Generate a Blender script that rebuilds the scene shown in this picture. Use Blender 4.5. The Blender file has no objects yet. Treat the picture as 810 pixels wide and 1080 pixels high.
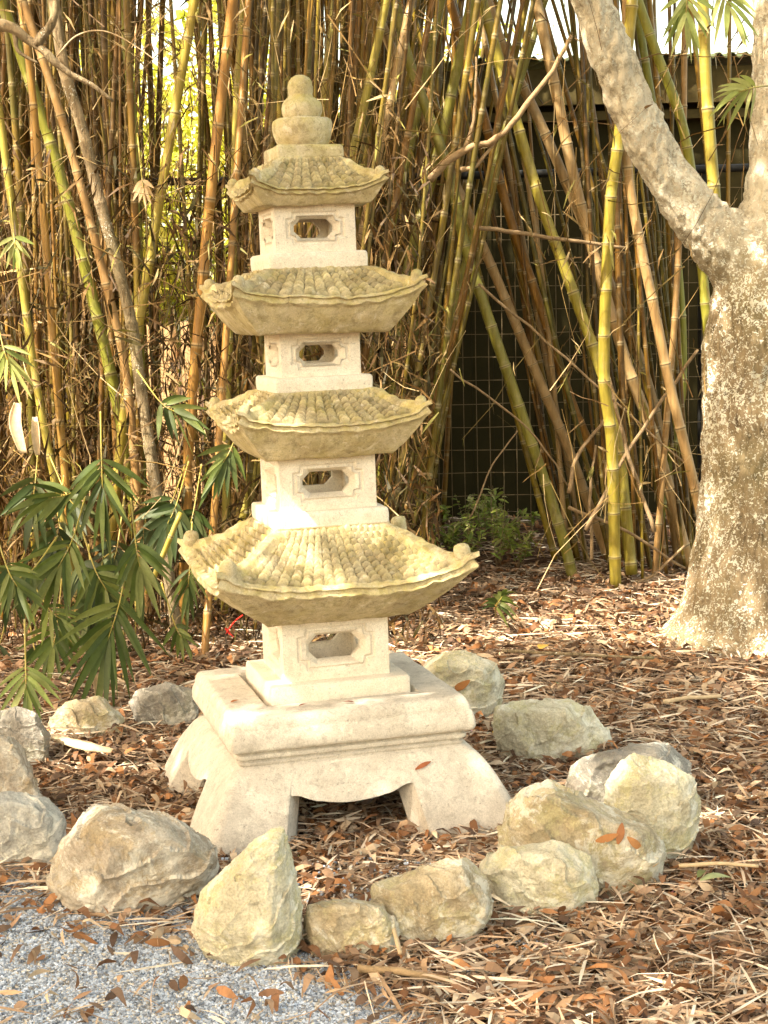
import bpy, bmesh, math, random
from mathutils import Vector, Matrix, noise
R = math.radians
random.seed(7)
scene = bpy.context.scene
col = scene.collection

# ---------------------------------------------------------------- camera
F = 1750.0; CAMH = 1.47
cam_d = bpy.data.cameras.new('camera'); cam = bpy.data.objects.new('camera', cam_d); col.objects.link(cam)
cam_d.sensor_fit = 'VERTICAL'; cam_d.sensor_height = 36; cam_d.lens = F/1080*36
cam_d.clip_start = .05; cam_d.clip_end = 500
PITCH = math.atan(210/F); ROLL = R(-1.2)
CM = (Matrix.Rotation(R(90)-PITCH, 3, 'X') @ Matrix.Rotation(ROLL, 3, 'Z'))
cam.matrix_world = Matrix.Translation((0, 0, CAMH)) @ CM.to_4x4()
scene.camera = cam
def ray(px, py): return CM @ Vector(((px-405)/F, (540-py)/F, -1))
def at(px, py, Y):
    d = ray(px, py); t = Y/d.y
    return Vector((d.x*t, Y, CAMH+d.z*t))
def gr(px, py, z=0.0):
    d = ray(px, py); t = (z-CAMH)/d.z
    return Vector((d.x*t, d.y*t, z))
def sz(px, Y): return px*Y/F

# ---------------------------------------------------------------- objects
def tag(o, label=None, cat=None, group=None, kind=None):
    if label: o['label'] = label
    if cat: o['category'] = cat
    if group: o['group'] = group
    if kind: o['kind'] = kind
    return o
def empty(name, loc=(0, 0, 0), rz=0):
    o = bpy.data.objects.new(name, None); col.objects.link(o); o.location = loc; o.rotation_euler.z = rz
    o.empty_display_size = .1
    return o
class MB:
    def __init__(s): s.v = []; s.f = []; s.uv = []; s.c = []
    def add(s, vs, fs, uvs=None, c=None):
        o = len(s.v); s.v += [tuple(p) for p in vs]
        for f in fs: s.f.append([o+i for i in f])
        s.uv += uvs if uvs else [(0, 0)]*len(vs)
        s.c += [c if c else (1, 1, 1)]*len(vs)
    def build(s, name, m, parent=None, smooth=None, colors=False, uvs=False):
        me = bpy.data.meshes.new(name); me.from_pydata(s.v, [], s.f); me.update()
        if uvs:
            l = me.uv_layers.new(name='uv'); flat = []
            for f in s.f:
                for i in f: flat += s.uv[i]
            l.data.foreach_set('uv', flat)
        if colors:
            a = me.color_attributes.new('tint', 'FLOAT_COLOR', 'POINT'); flat = []
            for c in s.c: flat += [c[0], c[1], c[2], 1]
            a.data.foreach_set('color', flat)
        if smooth is not None:
            me.polygons.foreach_set('use_smooth', [True]*len(me.polygons))
            if smooth < 180: me.set_sharp_from_angle(angle=R(smooth))
        me.materials.append(m)
        o = bpy.data.objects.new(name, me); col.objects.link(o)
        if parent: o.parent = parent
        return o
    def tube(s, pts, rads, n=8, c=None, caps=True):
        pts = [Vector(p) for p in pts]; vs = []; fs = []; uv = []; L = 0; ref = None
        for i, p in enumerate(pts):
            d = (pts[min(i+1, len(pts)-1)]-pts[max(i-1, 0)]).normalized()
            if ref is None:
                ref = d.orthogonal().normalized()
            ref = (ref-d*ref.dot(d)).normalized(); b = d.cross(ref)
            if i: L += (p-pts[i-1]).length
            for k in range(n):
                a = 2*math.pi*k/n
                vs.append(p+(ref*math.cos(a)+b*math.sin(a))*rads[i]); uv.append((k/n, L))
        for i in range(len(pts)-1):
            for k in range(n):
                a = i*n+k; b_ = i*n+(k+1) % n
                fs.append([a, b_, b_+n, a+n])
        if caps:
            fs.append(list(range(n))[::-1]); fs.append([(len(pts)-1)*n+k for k in range(n)])
        s.add(vs, fs, uv, c)
def nz(p, sc, off=0): return noise.noise(Vector(p)*sc+Vector((off, off*.7, -off)))
def bez(pts, n):
    # catmull-rom through pts
    P = [Vector(p) for p in pts]; P = [P[0]*2-P[1]]+P+[P[-1]*2-P[-2]]; out = []
    m = len(P)-3
    for i in range(n+1):
        u = i/n*m; k = min(int(u), m-1); t = u-k; a, b, c, d = P[k:k+4]
        out.append(.5*((2*b)+(c-a)*t+(2*a-5*b+4*c-d)*t*t+(3*b-a-3*c+d)*t**3))
    return out

# ---------------------------------------------------------------- materials
def newmat(name):
    m = bpy.data.materials.new(name); m.use_nodes = True; nt = m.node_tree
    b = nt.nodes['Principled BSDF']
    b.inputs['Specular IOR Level'].default_value = .15
    return m, nt, b
def N(nt, typ, **k):
    n = nt.nodes.new(typ)
    for a, v in k.items(): setattr(n, a, v)
    return n
def noi(nt, sc, det=4, rough=.6, vec=None, dist=0):
    n = N(nt, 'ShaderNodeTexNoise'); n.inputs['Scale'].default_value = sc; n.inputs['Detail'].default_value = det
    n.inputs['Roughness'].default_value = rough; n.inputs['Distortion'].default_value = dist
    if vec is not None: nt.links.new(vec, n.inputs['Vector'])
    return n.outputs['Fac']
def ramp(nt, fac, stops, interp='LINEAR'):
    n = N(nt, 'ShaderNodeValToRGB'); cr = n.color_ramp; cr.interpolation = interp
    while len(cr.elements) < len(stops): cr.elements.new(.5)
    for e, (p, c) in zip(cr.elements, stops):
        e.position = p; e.color = (*c, 1) if not isinstance(c, (int, float)) else (c, c, c, 1)
    nt.links.new(fac, n.inputs['Fac']); return n.outputs['Color']
def mix(nt, fac, a, b, mode='MIX'):
    n = N(nt, 'ShaderNodeMix', data_type='RGBA', blend_type=mode)
    for k, v in ((0, fac), (6, a), (7, b)):
        if isinstance(v, (int, float)): n.inputs[k].default_value = v
        elif isinstance(v, tuple): n.inputs[k].default_value = (*v, 1)
        else: nt.links.new(v, n.inputs[k])
    return n.outputs[2]
def math_(nt, op, a, b=0):
    n = N(nt, 'ShaderNodeMath', operation=op)
    for k, v in ((0, a), (1, b)):
        if isinstance(v, (int, float)): n.inputs[k].default_value = v
        else: nt.links.new(v, n.inputs[k])
    return n.outputs[0]
def bump(nt, b, h, strength=.5, dist=.01, normal=None):
    n = N(nt, 'ShaderNodeBump'); n.inputs['Strength'].default_value = strength; n.inputs['Distance'].default_value = dist
    nt.links.new(h, n.inputs['Height'])
    if normal is not None: nt.links.new(normal, n.inputs['Normal'])
    nt.links.new(n.outputs[0], b.inputs['Normal']); return n.outputs[0]
def oc(nt): return N(nt, 'ShaderNodeTexCoord').outputs['Object']
def gp(nt): return N(nt, 'ShaderNodeNewGeometry').outputs['Position']

def stone_mat(name, c1, c2, moss, moss_amt, dark, dark_amt, tint=False):
    m, nt, b = newmat(name); P = gp(nt)
    base = ramp(nt, noi(nt, 9, 6, .65, P), [(.3, c1), (.7, c2)])
    grain = ramp(nt, noi(nt, 260, 3, .7, P), [(.3, .72), (.6, 1.08)])
    base = mix(nt, .8, base, grain, 'MULTIPLY')
    stain = ramp(nt, noi(nt, 4, 9, .75, P, .6), [(.52-.16*dark_amt, 0), (.74, 1)])
    base = mix(nt, math_(nt, 'MULTIPLY', stain, dark_amt*.8), base, dark)
    mpv = N(nt, 'ShaderNodeMapping'); mpv.inputs['Scale'].default_value = (28, 28, 2.5); nt.links.new(P, mpv.inputs['Vector'])
    streak = ramp(nt, noi(nt, 1, 7, .7, mpv.outputs[0]), [(.55, 0), (.72, 1)])
    base = mix(nt, math_(nt, 'MULTIPLY', streak, .35*dark_amt), base, dark)
    blotch = ramp(nt, noi(nt, 34, 8, .8, P, .3), [(.50, 0), (.60, 1)])
    base = mix(nt, math_(nt, 'MULTIPLY', blotch, dark_amt*.55), base, tuple(v*.8 for v in dark))
    pale = ramp(nt, noi(nt, 21, 8, .8, P, .5), [(.56, 0), (.64, 1)])
    base = mix(nt, math_(nt, 'MULTIPLY', pale, .5), base, (.86, .80, .68))
    mo = ramp(nt, noi(nt, 11, 10, .78, P, .4), [(.60-.25*moss_amt, 0), (.66, 1)])
    nrm = N(nt, 'ShaderNodeSeparateXYZ'); nt.links.new(N(nt, 'ShaderNodeNewGeometry').outputs['Normal'], nrm.inputs[0])
    up = ramp(nt, nrm.outputs[2], [(.0, .5), (.5, 1)])
    base = mix(nt, math_(nt, 'MULTIPLY', math_(nt, 'MULTIPLY', mo, up), moss_amt*.85), base, moss)
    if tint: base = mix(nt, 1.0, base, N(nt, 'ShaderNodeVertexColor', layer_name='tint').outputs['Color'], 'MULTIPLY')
    pit = ramp(nt, noi(nt, 90, 5, .85, P), [(.34, .1), (.42, 1)])
    base = mix(nt, .5, base, pit, 'MULTIPLY')
    nt.links.new(base, b.inputs['Base Color']); b.inputs['Roughness'].default_value = .92
    bv = N(nt, 'ShaderNodeBevel', samples=4); bv.inputs['Radius'].default_value = .004
    h = math_(nt, 'ADD', math_(nt, 'MULTIPLY', noi(nt, 240, 4, .7, P), .4), noi(nt, 45, 6, .7, P))
    bump(nt, b, h, .55, .006, bv.outputs[0])
    return m
M = {}
M['stone'] = stone_mat('pale_stone', (.70, .62, .51), (.84, .77, .66), (.62, .56, .34), .3, (.50, .41, .30), .35)
M['base'] = stone_mat('base_stone', (.58, .52, .44), (.72, .66, .57), (.50, .45, .32), .2, (.34, .29, .24), .7)
RS = ((.51, .42, .26), (.76, .68, .48), (.46, .39, .08), .75, (.20, .145, .07), .85)
M['roof'] = stone_mat('roof_stone', *RS)
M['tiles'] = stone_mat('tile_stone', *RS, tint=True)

def rock_mat(name, c1, c2, lich, amt, vein=(.6, .55, .45)):
    m, nt, b = newmat(name); P = oc(nt)
    base = ramp(nt, noi(nt, 6, 8, .7, P, .6), [(.36, tuple(v*.8 for v in c1)), (.62, c2)])
    base = mix(nt, ramp(nt, noi(nt, 3.2, 4, .6, P, 1.5), [(.45, 0), (.62, .7)]), base, vein)
    l = ramp(nt, noi(nt, 9, 10, .78, P), [(.57-.16*amt, 0), (.56, 1)])
    base = mix(nt, math_(nt, 'MULTIPLY', l, amt), base, lich)
    base = mix(nt, .7, base, ramp(nt, noi(nt, 190, 3, .7, P), [(.3, .62), (.6, 1.1)]), 'MULTIPLY')
    w = ramp(nt, noi(nt, 7, 10, .82, P, .4), [(.51, 0), (.56, 1)])
    base = mix(nt, math_(nt, 'MULTIPLY', w, .6), base, (.80, .78, .70))
    dk = ramp(nt, noi(nt, 6, 9, .8, P, 1.2), [(.50, 0), (.60, 1)])
    base = mix(nt, math_(nt, 'MULTIPLY', dk, .62), base, tuple(v*.48 for v in c1))
    cr = N(nt, 'ShaderNodeTexVoronoi', feature='DISTANCE_TO_EDGE'); cr.inputs['Scale'].default_value = 5
    wv = N(nt, 'ShaderNodeTexNoise'); wv.inputs['Scale'].default_value = 5; nt.links.new(P, wv.inputs['Vector'])
    nt.links.new(mix(nt, .5, P, wv.outputs['Color'], 'ADD'), cr.inputs['Vector'])
    crk = ramp(nt, cr.outputs['Distance'], [(.0, 0), (.02, 1)])
    nt.links.new(base, b.inputs['Base Color']); b.inputs['Roughness'].default_value = .9
    h = math_(nt, 'ADD', math_(nt, 'MULTIPLY', noi(nt, 120, 5, .75, P), .5), math_(nt, 'MULTIPLY', noi(nt, 22, 8, .75, P), 1.6))
    bump(nt, b, h, .8, .012)
    return m
M['rock_tan'] = rock_mat('tan_rock', (.42, .34, .21), (.60, .50, .35), (.52, .47, .25), .5)
M['rock_yellow'] = rock_mat('lichen_rock', (.54, .48, .34), (.74, .69, .53), (.58, .53, .26), .5, (.76, .72, .58))
M['rock_grey'] = rock_mat('grey_rock', (.27, .25, .22), (.40, .38, .34), (.42, .42, .27), .25, (.34, .30, .25))
M['rock_pale'] = rock_mat('pale_rock', (.38, .31, .23), (.60, .54, .46), (.44, .33, .17), .45, (.58, .54, .47))
M['rock_blue'] = rock_mat('blue_grey_rock', (.44, .43, .40), (.60, .59, .55), (.5, .5, .38), .2, (.55, .55, .52))

def leaf_mat(name, tint=True, c=(1, 1, 1), trans=.4, rough=.6, spec=.25):
    m, nt, b = newmat(name); b.inputs['Roughness'].default_value = rough; b.inputs['Specular IOR Level'].default_value = spec
    if tint:
        a = N(nt, 'ShaderNodeVertexColor', layer_name='tint').outputs['Color']
        cc = mix(nt, 1.0, a, c, 'MULTIPLY')
    else:
        r = N(nt, 'ShaderNodeRGB'); r.outputs[0].default_value = (*c, 1); cc = r.outputs[0]
    cc = mix(nt, .5, cc, ramp(nt, noi(nt, 35, 4, .7, gp(nt)), [(.25, .45), (.7, 1.25)]), 'MULTIPLY')
    nt.links.new(cc, b.inputs['Base Color'])
    if trans:
        t = N(nt, 'ShaderNodeBsdfTranslucent'); nt.links.new(cc, t.inputs['Color'])
        mx = N(nt, 'ShaderNodeMixShader'); mx.inputs[0].default_value = trans
        nt.links.new(b.outputs[0], mx.inputs[1]); nt.links.new(t.outputs[0], mx.inputs[2])
        nt.links.new(mx.outputs[0], nt.nodes['Material Output'].inputs['Surface'])
    return m
M['litter'] = leaf_mat('dry_leaf', trans=.15)
M['leaf'] = leaf_mat('green_leaf', trans=.4, rough=.5, spec=.35)
M['hedge'] = leaf_mat('sunlit_leaf', trans=.5)

def culm_mat(name, cols, spot=.35):
    m, nt, b = newmat(name)
    uv = N(nt, 'ShaderNodeUVMap', uv_map='uv').outputs[0]; s = N(nt, 'ShaderNodeSeparateXYZ'); nt.links.new(uv, s.inputs[0])
    P = gp(nt); rnd = N(nt, 'ShaderNodeObjectInfo').outputs['Random']
    base = ramp(nt, math_(nt, 'ADD', math_(nt, 'MULTIPLY', rnd, .7), math_(nt, 'MULTIPLY', noi(nt, 2.5, 3, .6, P), .4)), [(i/(len(cols)-1)*.8+.1, c) for i, c in enumerate(cols)])
    mp = N(nt, 'ShaderNodeMapping'); mp.inputs['Scale'].default_value = (60, 60, 4); nt.links.new(P, mp.inputs['Vector'])
    st = ramp(nt, noi(nt, 1, 4, .7, mp.outputs[0]), [(.3, .55), (.65, 1.15)])
    base = mix(nt, .8, base, st, 'MULTIPLY')
    blot = ramp(nt, noi(nt, 11, 8, .75, P), [(.52, 0), (.66, 1)])
    base = mix(nt, math_(nt, 'MULTIPLY', blot, spot), base, (.50, .42, .27))
    fr = math_(nt, 'FRACT', math_(nt, 'DIVIDE', s.outputs[1], .27))
    d = math_(nt, 'ABSOLUTE', math_(nt, 'SUBTRACT', fr, .5))
    pale = ramp(nt, d, [(.0, 0), (.455, 0), (.475, 1)])
    base = mix(nt, math_(nt, 'MULTIPLY', pale, .3), base, (.55, .47, .28))
    dk = ramp(nt, d, [(.0, 0), (.488, 0), (.493, 1)])
    base = mix(nt, math_(nt, 'MULTIPLY', dk, .75), base, (.09, .06, .03))
    nt.links.new(base, b.inputs['Base Color']); b.inputs['Roughness'].default_value = .42; b.inputs['Specular IOR Level'].default_value = .4
    bump(nt, b, noi(nt, 1, 4, .7, mp.outputs[0]), .25, .004)
    return m
M['c_green'] = culm_mat('green_culm', [(.15, .16, .02), (.24, .23, .03), (.19, .17, .03)], .2)
M['c_yellow'] = culm_mat('yellow_culm', [(.32, .24, .035), (.26, .22, .03), (.36, .28, .06)], .2)
M['c_tan'] = culm_mat('tan_culm', [(.30, .18, .07), (.38, .25, .11), (.27, .15, .05)], .35)
M['c_orange'] = culm_mat('orange_culm', [(.30, .15, .03), (.24, .12, .02), (.34, .19, .04)], .15)
M['c_mix'] = culm_mat('mixed_culm', [(.11, .055, .008), (.08, .07, .006), (.24, .13, .014), (.11, .09, .007), (.17, .08, .010), (.04, .024, .005), (.28, .20, .018)], .12)

def simple(name, c, rough=.8, var=.4, sc=20, bs=.3):
    m, nt, b = newmat(name); P = gp(nt)
    r = ramp(nt, noi(nt, sc, 6, .7, P), [(.25, tuple(x*(1-var) for x in c)), (.75, tuple(min(1, x*(1+var)) for x in c))])
    nt.links.new(r, b.inputs['Base Color']); b.inputs['Roughness'].default_value = rough
    bump(nt, b, noi(nt, sc*6, 5, .7, P), bs, .006); return m
M['twig'] = leaf_mat('dry_twig', trans=0)
M['soil'] = None
M['shed_wall'] = simple('dark_green_boards', (.026, .021, .006), .85, .3, 4)
M['shed_trim'] = simple('brown_beam', (.075, .058, .022), .85, .4, 6)
M['shed_roof'] = simple('corrugated_roof_sheet', (.07, .085, .04), .8, .4, 5)
M['black'] = simple('black_rail', (.02, .02, .02), .5, .3, 10)
M['wire'] = simple('rusty_wire', (.17, .13, .075), .6, .4, 30)
M['wood'] = simple('sunlit_fence_board', (.52, .34, .18), .85, .35, 8)
M['deadwood'] = simple('dead_wood', (.30, .21, .12), .9, .5, 25, .8)
M['palewood'] = simple('pale_dry_sheath', (.50, .38, .24), .75, .35, 30)
M['red'] = simple('red_ribbon', (.55, .03, .02), .6, .2, 20)

m, nt, b = newmat('gravel_bed'); P = gp(nt)
c = ramp(nt, noi(nt, 120, 4, .7, P), [(.3, (.12, .13, .15)), (.7, (.28, .30, .33))]); nt.links.new(c, b.inputs['Base Color']); b.inputs['Roughness'].default_value = .95
M['gravelbed'] = m
m, nt, b = newmat('leafy_soil'); P = gp(nt)
c = ramp(nt, noi(nt, 35, 8, .8, P), [(.3, (.03, .018, .010)), (.52, (.08, .042, .022)), (.7, (.2, .12, .065))])
c = mix(nt, ramp(nt, noi(nt, 2.5, 5, .6, P), [(.5, 0), (.68, .5)]), c, (.13, .10, .06))
nt.links.new(c, b.inputs['Base Color']); b.inputs['Roughness'].default_value = .95; bump(nt, b, noi(nt, 60, 8, .8, P), 1, .02)
M['soil'] = m
m, nt, b = newmat('gravel_chip')
c = N(nt, 'ShaderNodeVertexColor', layer_name='tint').outputs['Color']
nt.links.new(c, b.inputs['Base Color']); b.inputs['Roughness'].default_value = .9; M['chip'] = m

def bark_mat(name, spots):
    m, nt, b = newmat(name); P = gp(nt)
    mp = N(nt, 'ShaderNodeMapping'); mp.inputs['Scale'].default_value = (18, 18, 5); nt.links.new(P, mp.inputs['Vector'])
    st = noi(nt, 2.8, 9, .75, mp.outputs[0], .8)
    base = ramp(nt, st, [(.36, (.05, .035, .02)), (.45, (.22, .165, .10)), (.6, (.38, .30, .19))])
    warm = ramp(nt, noi(nt, 5, 4, .6, P), [(.4, 0), (.65, .55)])
    base = mix(nt, warm, base, (.50, .38, .24))
    grn = ramp(nt, noi(nt, 2.1, 4, .6, P), [(.45, 0), (.7, .35)]); base = mix(nt, grn, base, (.36, .33, .16))
    sepz = N(nt, 'ShaderNodeSeparateXYZ'); nt.links.new(P, sepz.inputs[0])
    film = math_(nt, 'MULTIPLY', ramp(nt, math_(nt, 'DIVIDE', sepz.outputs[2], 3), [(.50, 0), (.66, 1)]), ramp(nt, noi(nt, 24, 9, .75, P, .5), [(.40, .3), (.52, .95)]))
    if spots < .5: base = mix(nt, film, base, (.82, .75, .60))
    # crusty pale lichen, small round colonies gathered in patches
    vo = N(nt, 'ShaderNodeTexVoronoi', feature='SMOOTH_F1'); vo.inputs['Scale'].default_value = 75
    wv = N(nt, 'ShaderNodeTexNoise'); wv.inputs['Scale'].default_value = 50; nt.links.new(P, wv.inputs['Vector'])
    nt.links.new(mix(nt, .06, P, wv.outputs['Color'], 'ADD'), vo.inputs['Vector'])
    zone = noi(nt, 3.5, 5, .7, P); h2 = noi(nt, 34, 8, .75, P)
    th = math_(nt, 'ADD', math_(nt, 'MULTIPLY', zone, .55), math_(nt, 'MULTIPLY', h2, .7))
    val = math_(nt, 'SUBTRACT', th, math_(nt, 'MULTIPLY', vo.outputs['Distance'], .55))
    sp = ramp(nt, val, [(spots, 0), (spots+.035, 1)])
    base = mix(nt, sp, base, (.86, .84, .72))
    nt.links.new(base, b.inputs['Base Color']); b.inputs['Roughness'].default_value = .92
    h = math_(nt, 'ADD', math_(nt, 'MULTIPLY', st, 1.5), math_(nt, 'MULTIPLY', noi(nt, 60, 6, .75, P), .6)); h = math_(nt, 'ADD', h, math_(nt, 'MULTIPLY', sp, .2))
    bump(nt, b, h, .9, .02)
    return m
M['bark'] = bark_mat('lichened_bark', .435)
M['bark_dull'] = bark_mat('dull_bark', .56)

# ---------------------------------------------------------------- light
SUN_EL, SUN_AZ = R(50), R(-128)      # azimuth measured from +Y toward +X : front left
w = bpy.data.worlds.new('World'); scene.world = w; w.use_nodes = True; nt = w.node_tree
sky = N(nt, 'ShaderNodeTexSky', sky_type='NISHITA'); sky.sun_disc = False; sky.sun_elevation = SUN_EL; sky.sun_rotation = SUN_AZ
sky.dust_density = 3; sky.air_density = 1.0; sky.ozone_density = 1
bg = nt.nodes['Background']; nt.links.new(mix(nt, 1.0, sky.outputs[0], (1.26, 1.0, .63), 'MULTIPLY'), bg.inputs[0]); bg.inputs[1].default_value = .15
sd = bpy.data.lights.new('sun', 'SUN'); so = bpy.data.objects.new('sun', sd); col.objects.link(so)
sd.energy = 3.2; sd.angle = R(.6); sd.color = (1, .90, .72)
sdir = Vector((math.sin(SUN_AZ)*math.cos(SUN_EL), math.cos(SUN_AZ)*math.cos(SUN_EL), math.sin(SUN_EL)))
so.rotation_euler = sdir.to_track_quat('Z', 'Y').to_euler(); so.location = sdir*20
vs = scene.view_settings; vs.view_transform = 'Standard'; vs.look = 'None'; vs.gamma = 1; vs.exposure = 2.45
scene.render.engine = 'CYCLES'
scene.cycles.max_bounces = 8

# ---------------------------------------------------------------- ground
def gheight(x, y):
    h = .022*noise.noise(Vector((x*1.7, y*1.7, 0)))+.012*noise.noise(Vector((x*5, y*5, 3)))
    h = h*min(1, max(0, (y-3)/2))*.8-.022
    h -= .036*max(0, min(1, 1.9-math.hypot(x+.16, y-5.0)/.62))
    return h
def mkground():
    mb = MB(); xs = []; x = -60
    def axis(lo, hi, flo, fhi, fine, coarse):
        out = [lo]
        while out[-1] < hi:
            out.append(out[-1]+(fine if flo <= out[-1] < fhi else coarse))
        return out
    xs = axis(-60, 60, -4, 4, .06, 4); ys = axis(-20, 120, 2, 12, .06, 4)
    vs_ = [(x, y, gheight(x, y) if abs(x) < 4 and 2 < y < 12 else 0) for y in ys for x in xs]
    n = len(xs); fs = [[j*n+i, j*n+i+1, (j+1)*n+i+1, (j+1)*n+i] for j in range(len(ys)-1) for i in range(n-1)]
    mb.add(vs_, fs); o = mb.build('ground', M['soil'], smooth=180); tag(o, kind='structure')
mkground()

# gravel path patch boundary (photo pixels): lower left corner
def gravel_w(px, py):
    # positive inside gravel
    yb = 918+max(0, px-40)*.20+max(0, px-260)*.30
    return py-yb+26*noise.noise(Vector((px*.016, py*.02, 5)))+16*noise.noise(Vector((px*.05, py*.06, 8)))
def topx(p):
    v = CM.transposed() @ (Vector(p)-Vector((0, 0, CAMH)))
    return 405+F*v.x/-v.z, 540-F*v.y/-v.z
mb = MB()
pts = [gr(-500, 930), gr(-60, 935), gr(60, 945), gr(150, 965), gr(240, 1000), gr(320, 1030), gr(380, 1060), gr(430, 1140), gr(420, 1500), gr(-500, 1500)]
vs_ = [(p.x, p.y, -.012) for p in pts]; mb.add(vs_, [list(range(len(vs_)))])
tag(mb.build('gravel_path', M['gravelbed']), kind='structure')

# ---------------------------------------------------------------- pagoda
TH = R(15)
PC = Vector((at(349, 850, 5.06).x, 5.06, 0))
pag = empty('stone_pagoda', PC); pag.rotation_euler = (0, R(-1.0), TH)
tag(pag, 'weathered pale stone pagoda lantern with four tiled roofs on a footed base', 'pagoda')

def ring(A, r, K=12, C=4):
    """rounded square ring, 4*(K+C) points; returns list of (x, y, side_t, corner)"""
    out = []; r = min(r, A*.99)
    for k in range(4):
        ca, sa = math.cos(k*math.pi/2), math.sin(k*math.pi/2); loc = []
        for i in range(K):
            t = -1+2*(i+.5)/K; loc.append((t*(A-r), -A, t))
        for i in range(C):
            a = -math.pi/2+(i+.5)/C*math.pi/2; loc.append((A-r+r*math.cos(a), -(A-r)+r*math.sin(a), 1.0))
        for x, y, t in loc: out.append((x*ca-y*sa, x*sa+y*ca, t))
    return out
def slathe(mb, prof, K=12, C=4, cap=True, wob=.0015, capb=True):
    vs_ = []; n = 4*(K+C)
    for A, z, r in prof:
        for x, y, t in ring(A, r, K, C):
            p = Vector((x, y, z)); w_ = wob*(nz(p, 25, 3)+nz(p, 8, 9)); l = math.hypot(x, y)+1e-6
            vs_.append((x+x/l*w_, y+y/l*w_, z+w_*.6))
    fs = [[j*n+i, j*n+(i+1) % n, (j+1)*n+(i+1) % n, (j+1)*n+i] for j in range(len(prof)-1) for i in range(n)]
    if cap: fs.append([(len(prof)-1)*n+i for i in range(n)])
    if capb: fs.append([i for i in range(n)][::-1])
    mb.add(vs_, fs)

# base: footed apron
def apron():
    mb = MB(); K, C = 96, 8; n = 4*(K+C); NV = 22; zt = .192
    def zb(t):
        a = abs(t+.07)*.96
        if a > .480: return -.065
        if a > .435:
            s_ = (.480-a)/.045; return -.065+.173*min(1, s_*3)**.6
        if a > .24:
            s_ = (a-.24)/.195; return .088+.020*(3*s_*s_-2*s_**3)
        return .078+.010*(a/.24)**2
    def A_(z): u = min(1.18, max(0, 1-z/zt)); return .326+.139*u**.58
    rows = []
    for inner in (0, 1):
        for j in range(NV+1):
            v = j/NV; row = []
            for idx in range(n):
                k, i = divmod(idx, K+C)
                t = -1+2*(i+.5)/K if i < K else 1.0
                z = zt+(zb(t)-zt)*v; A = A_(z)+(0.006 if False else 0)-(.085+.0*v if inner else 0)
                r = .02+.03*min(1, 1-z/zt); x, y, _ = ring(A, r, K, C)[idx]
                p = Vector((x, y, z)); w_ = .003*(nz(p, 18, 2)+nz(p, 6, 4)); l = math.hypot(x, y)
                row.append((x+x/l*w_, y+y/l*w_, z))
            rows.append(row)
    # cache ring cost is fine
    order = rows[:NV+1]+rows[NV+1:][::-1]
    vs_ = [p for r_ in order for p in r_]
    fs = [[(j+1)*n+i, (j+1)*n+(i+1) % n, j*n+(i+1) % n, j*n+i] for j in range(len(order)-1) for i in range(n)]
    mb.add(vs_, fs)
    return mb
_ring_cache = {}
_ring = ring
def ring(A, r, K=12, C=4):
    key = (round(A, 5), round(r, 5), K, C)
    if key not in _ring_cache: _ring_cache[key] = _ring(A, r, K, C)
    return _ring_cache[key]
basep = apron().build('footed_base', M['base'], pag, smooth=50)
_ring_cache.clear()
mb = MB()
slathe(mb, [(.310, .180, .02), (.334, .185, .02), (.340, .190, .02), (.341, .197, .02), (.334, .200, .02), (.335, .205, .02), (.346, .208, .02), (.349, .214, .02), (.348, .221, .02), (.341, .225, .02), (.343, .229, .02),
            (.357, .232, .014), (.366, .236, .014), (.369, .244, .014), (.369, .262, .014), (.366, .278, .014), (.360, .292, .014), (.358, .296, .014), (.359, .302, .014), (.354, .316, .014), (.349, .326, .014), (.343, .331, .014), (.335, .333, .014), (.300, .334, .01),
            (.234, .334, .004), (.231, .330, .004), (.229, .306, .004)], K=28, C=6, wob=.003)
mb.build('base_slab', M['base'], basep, smooth=45)

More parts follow.
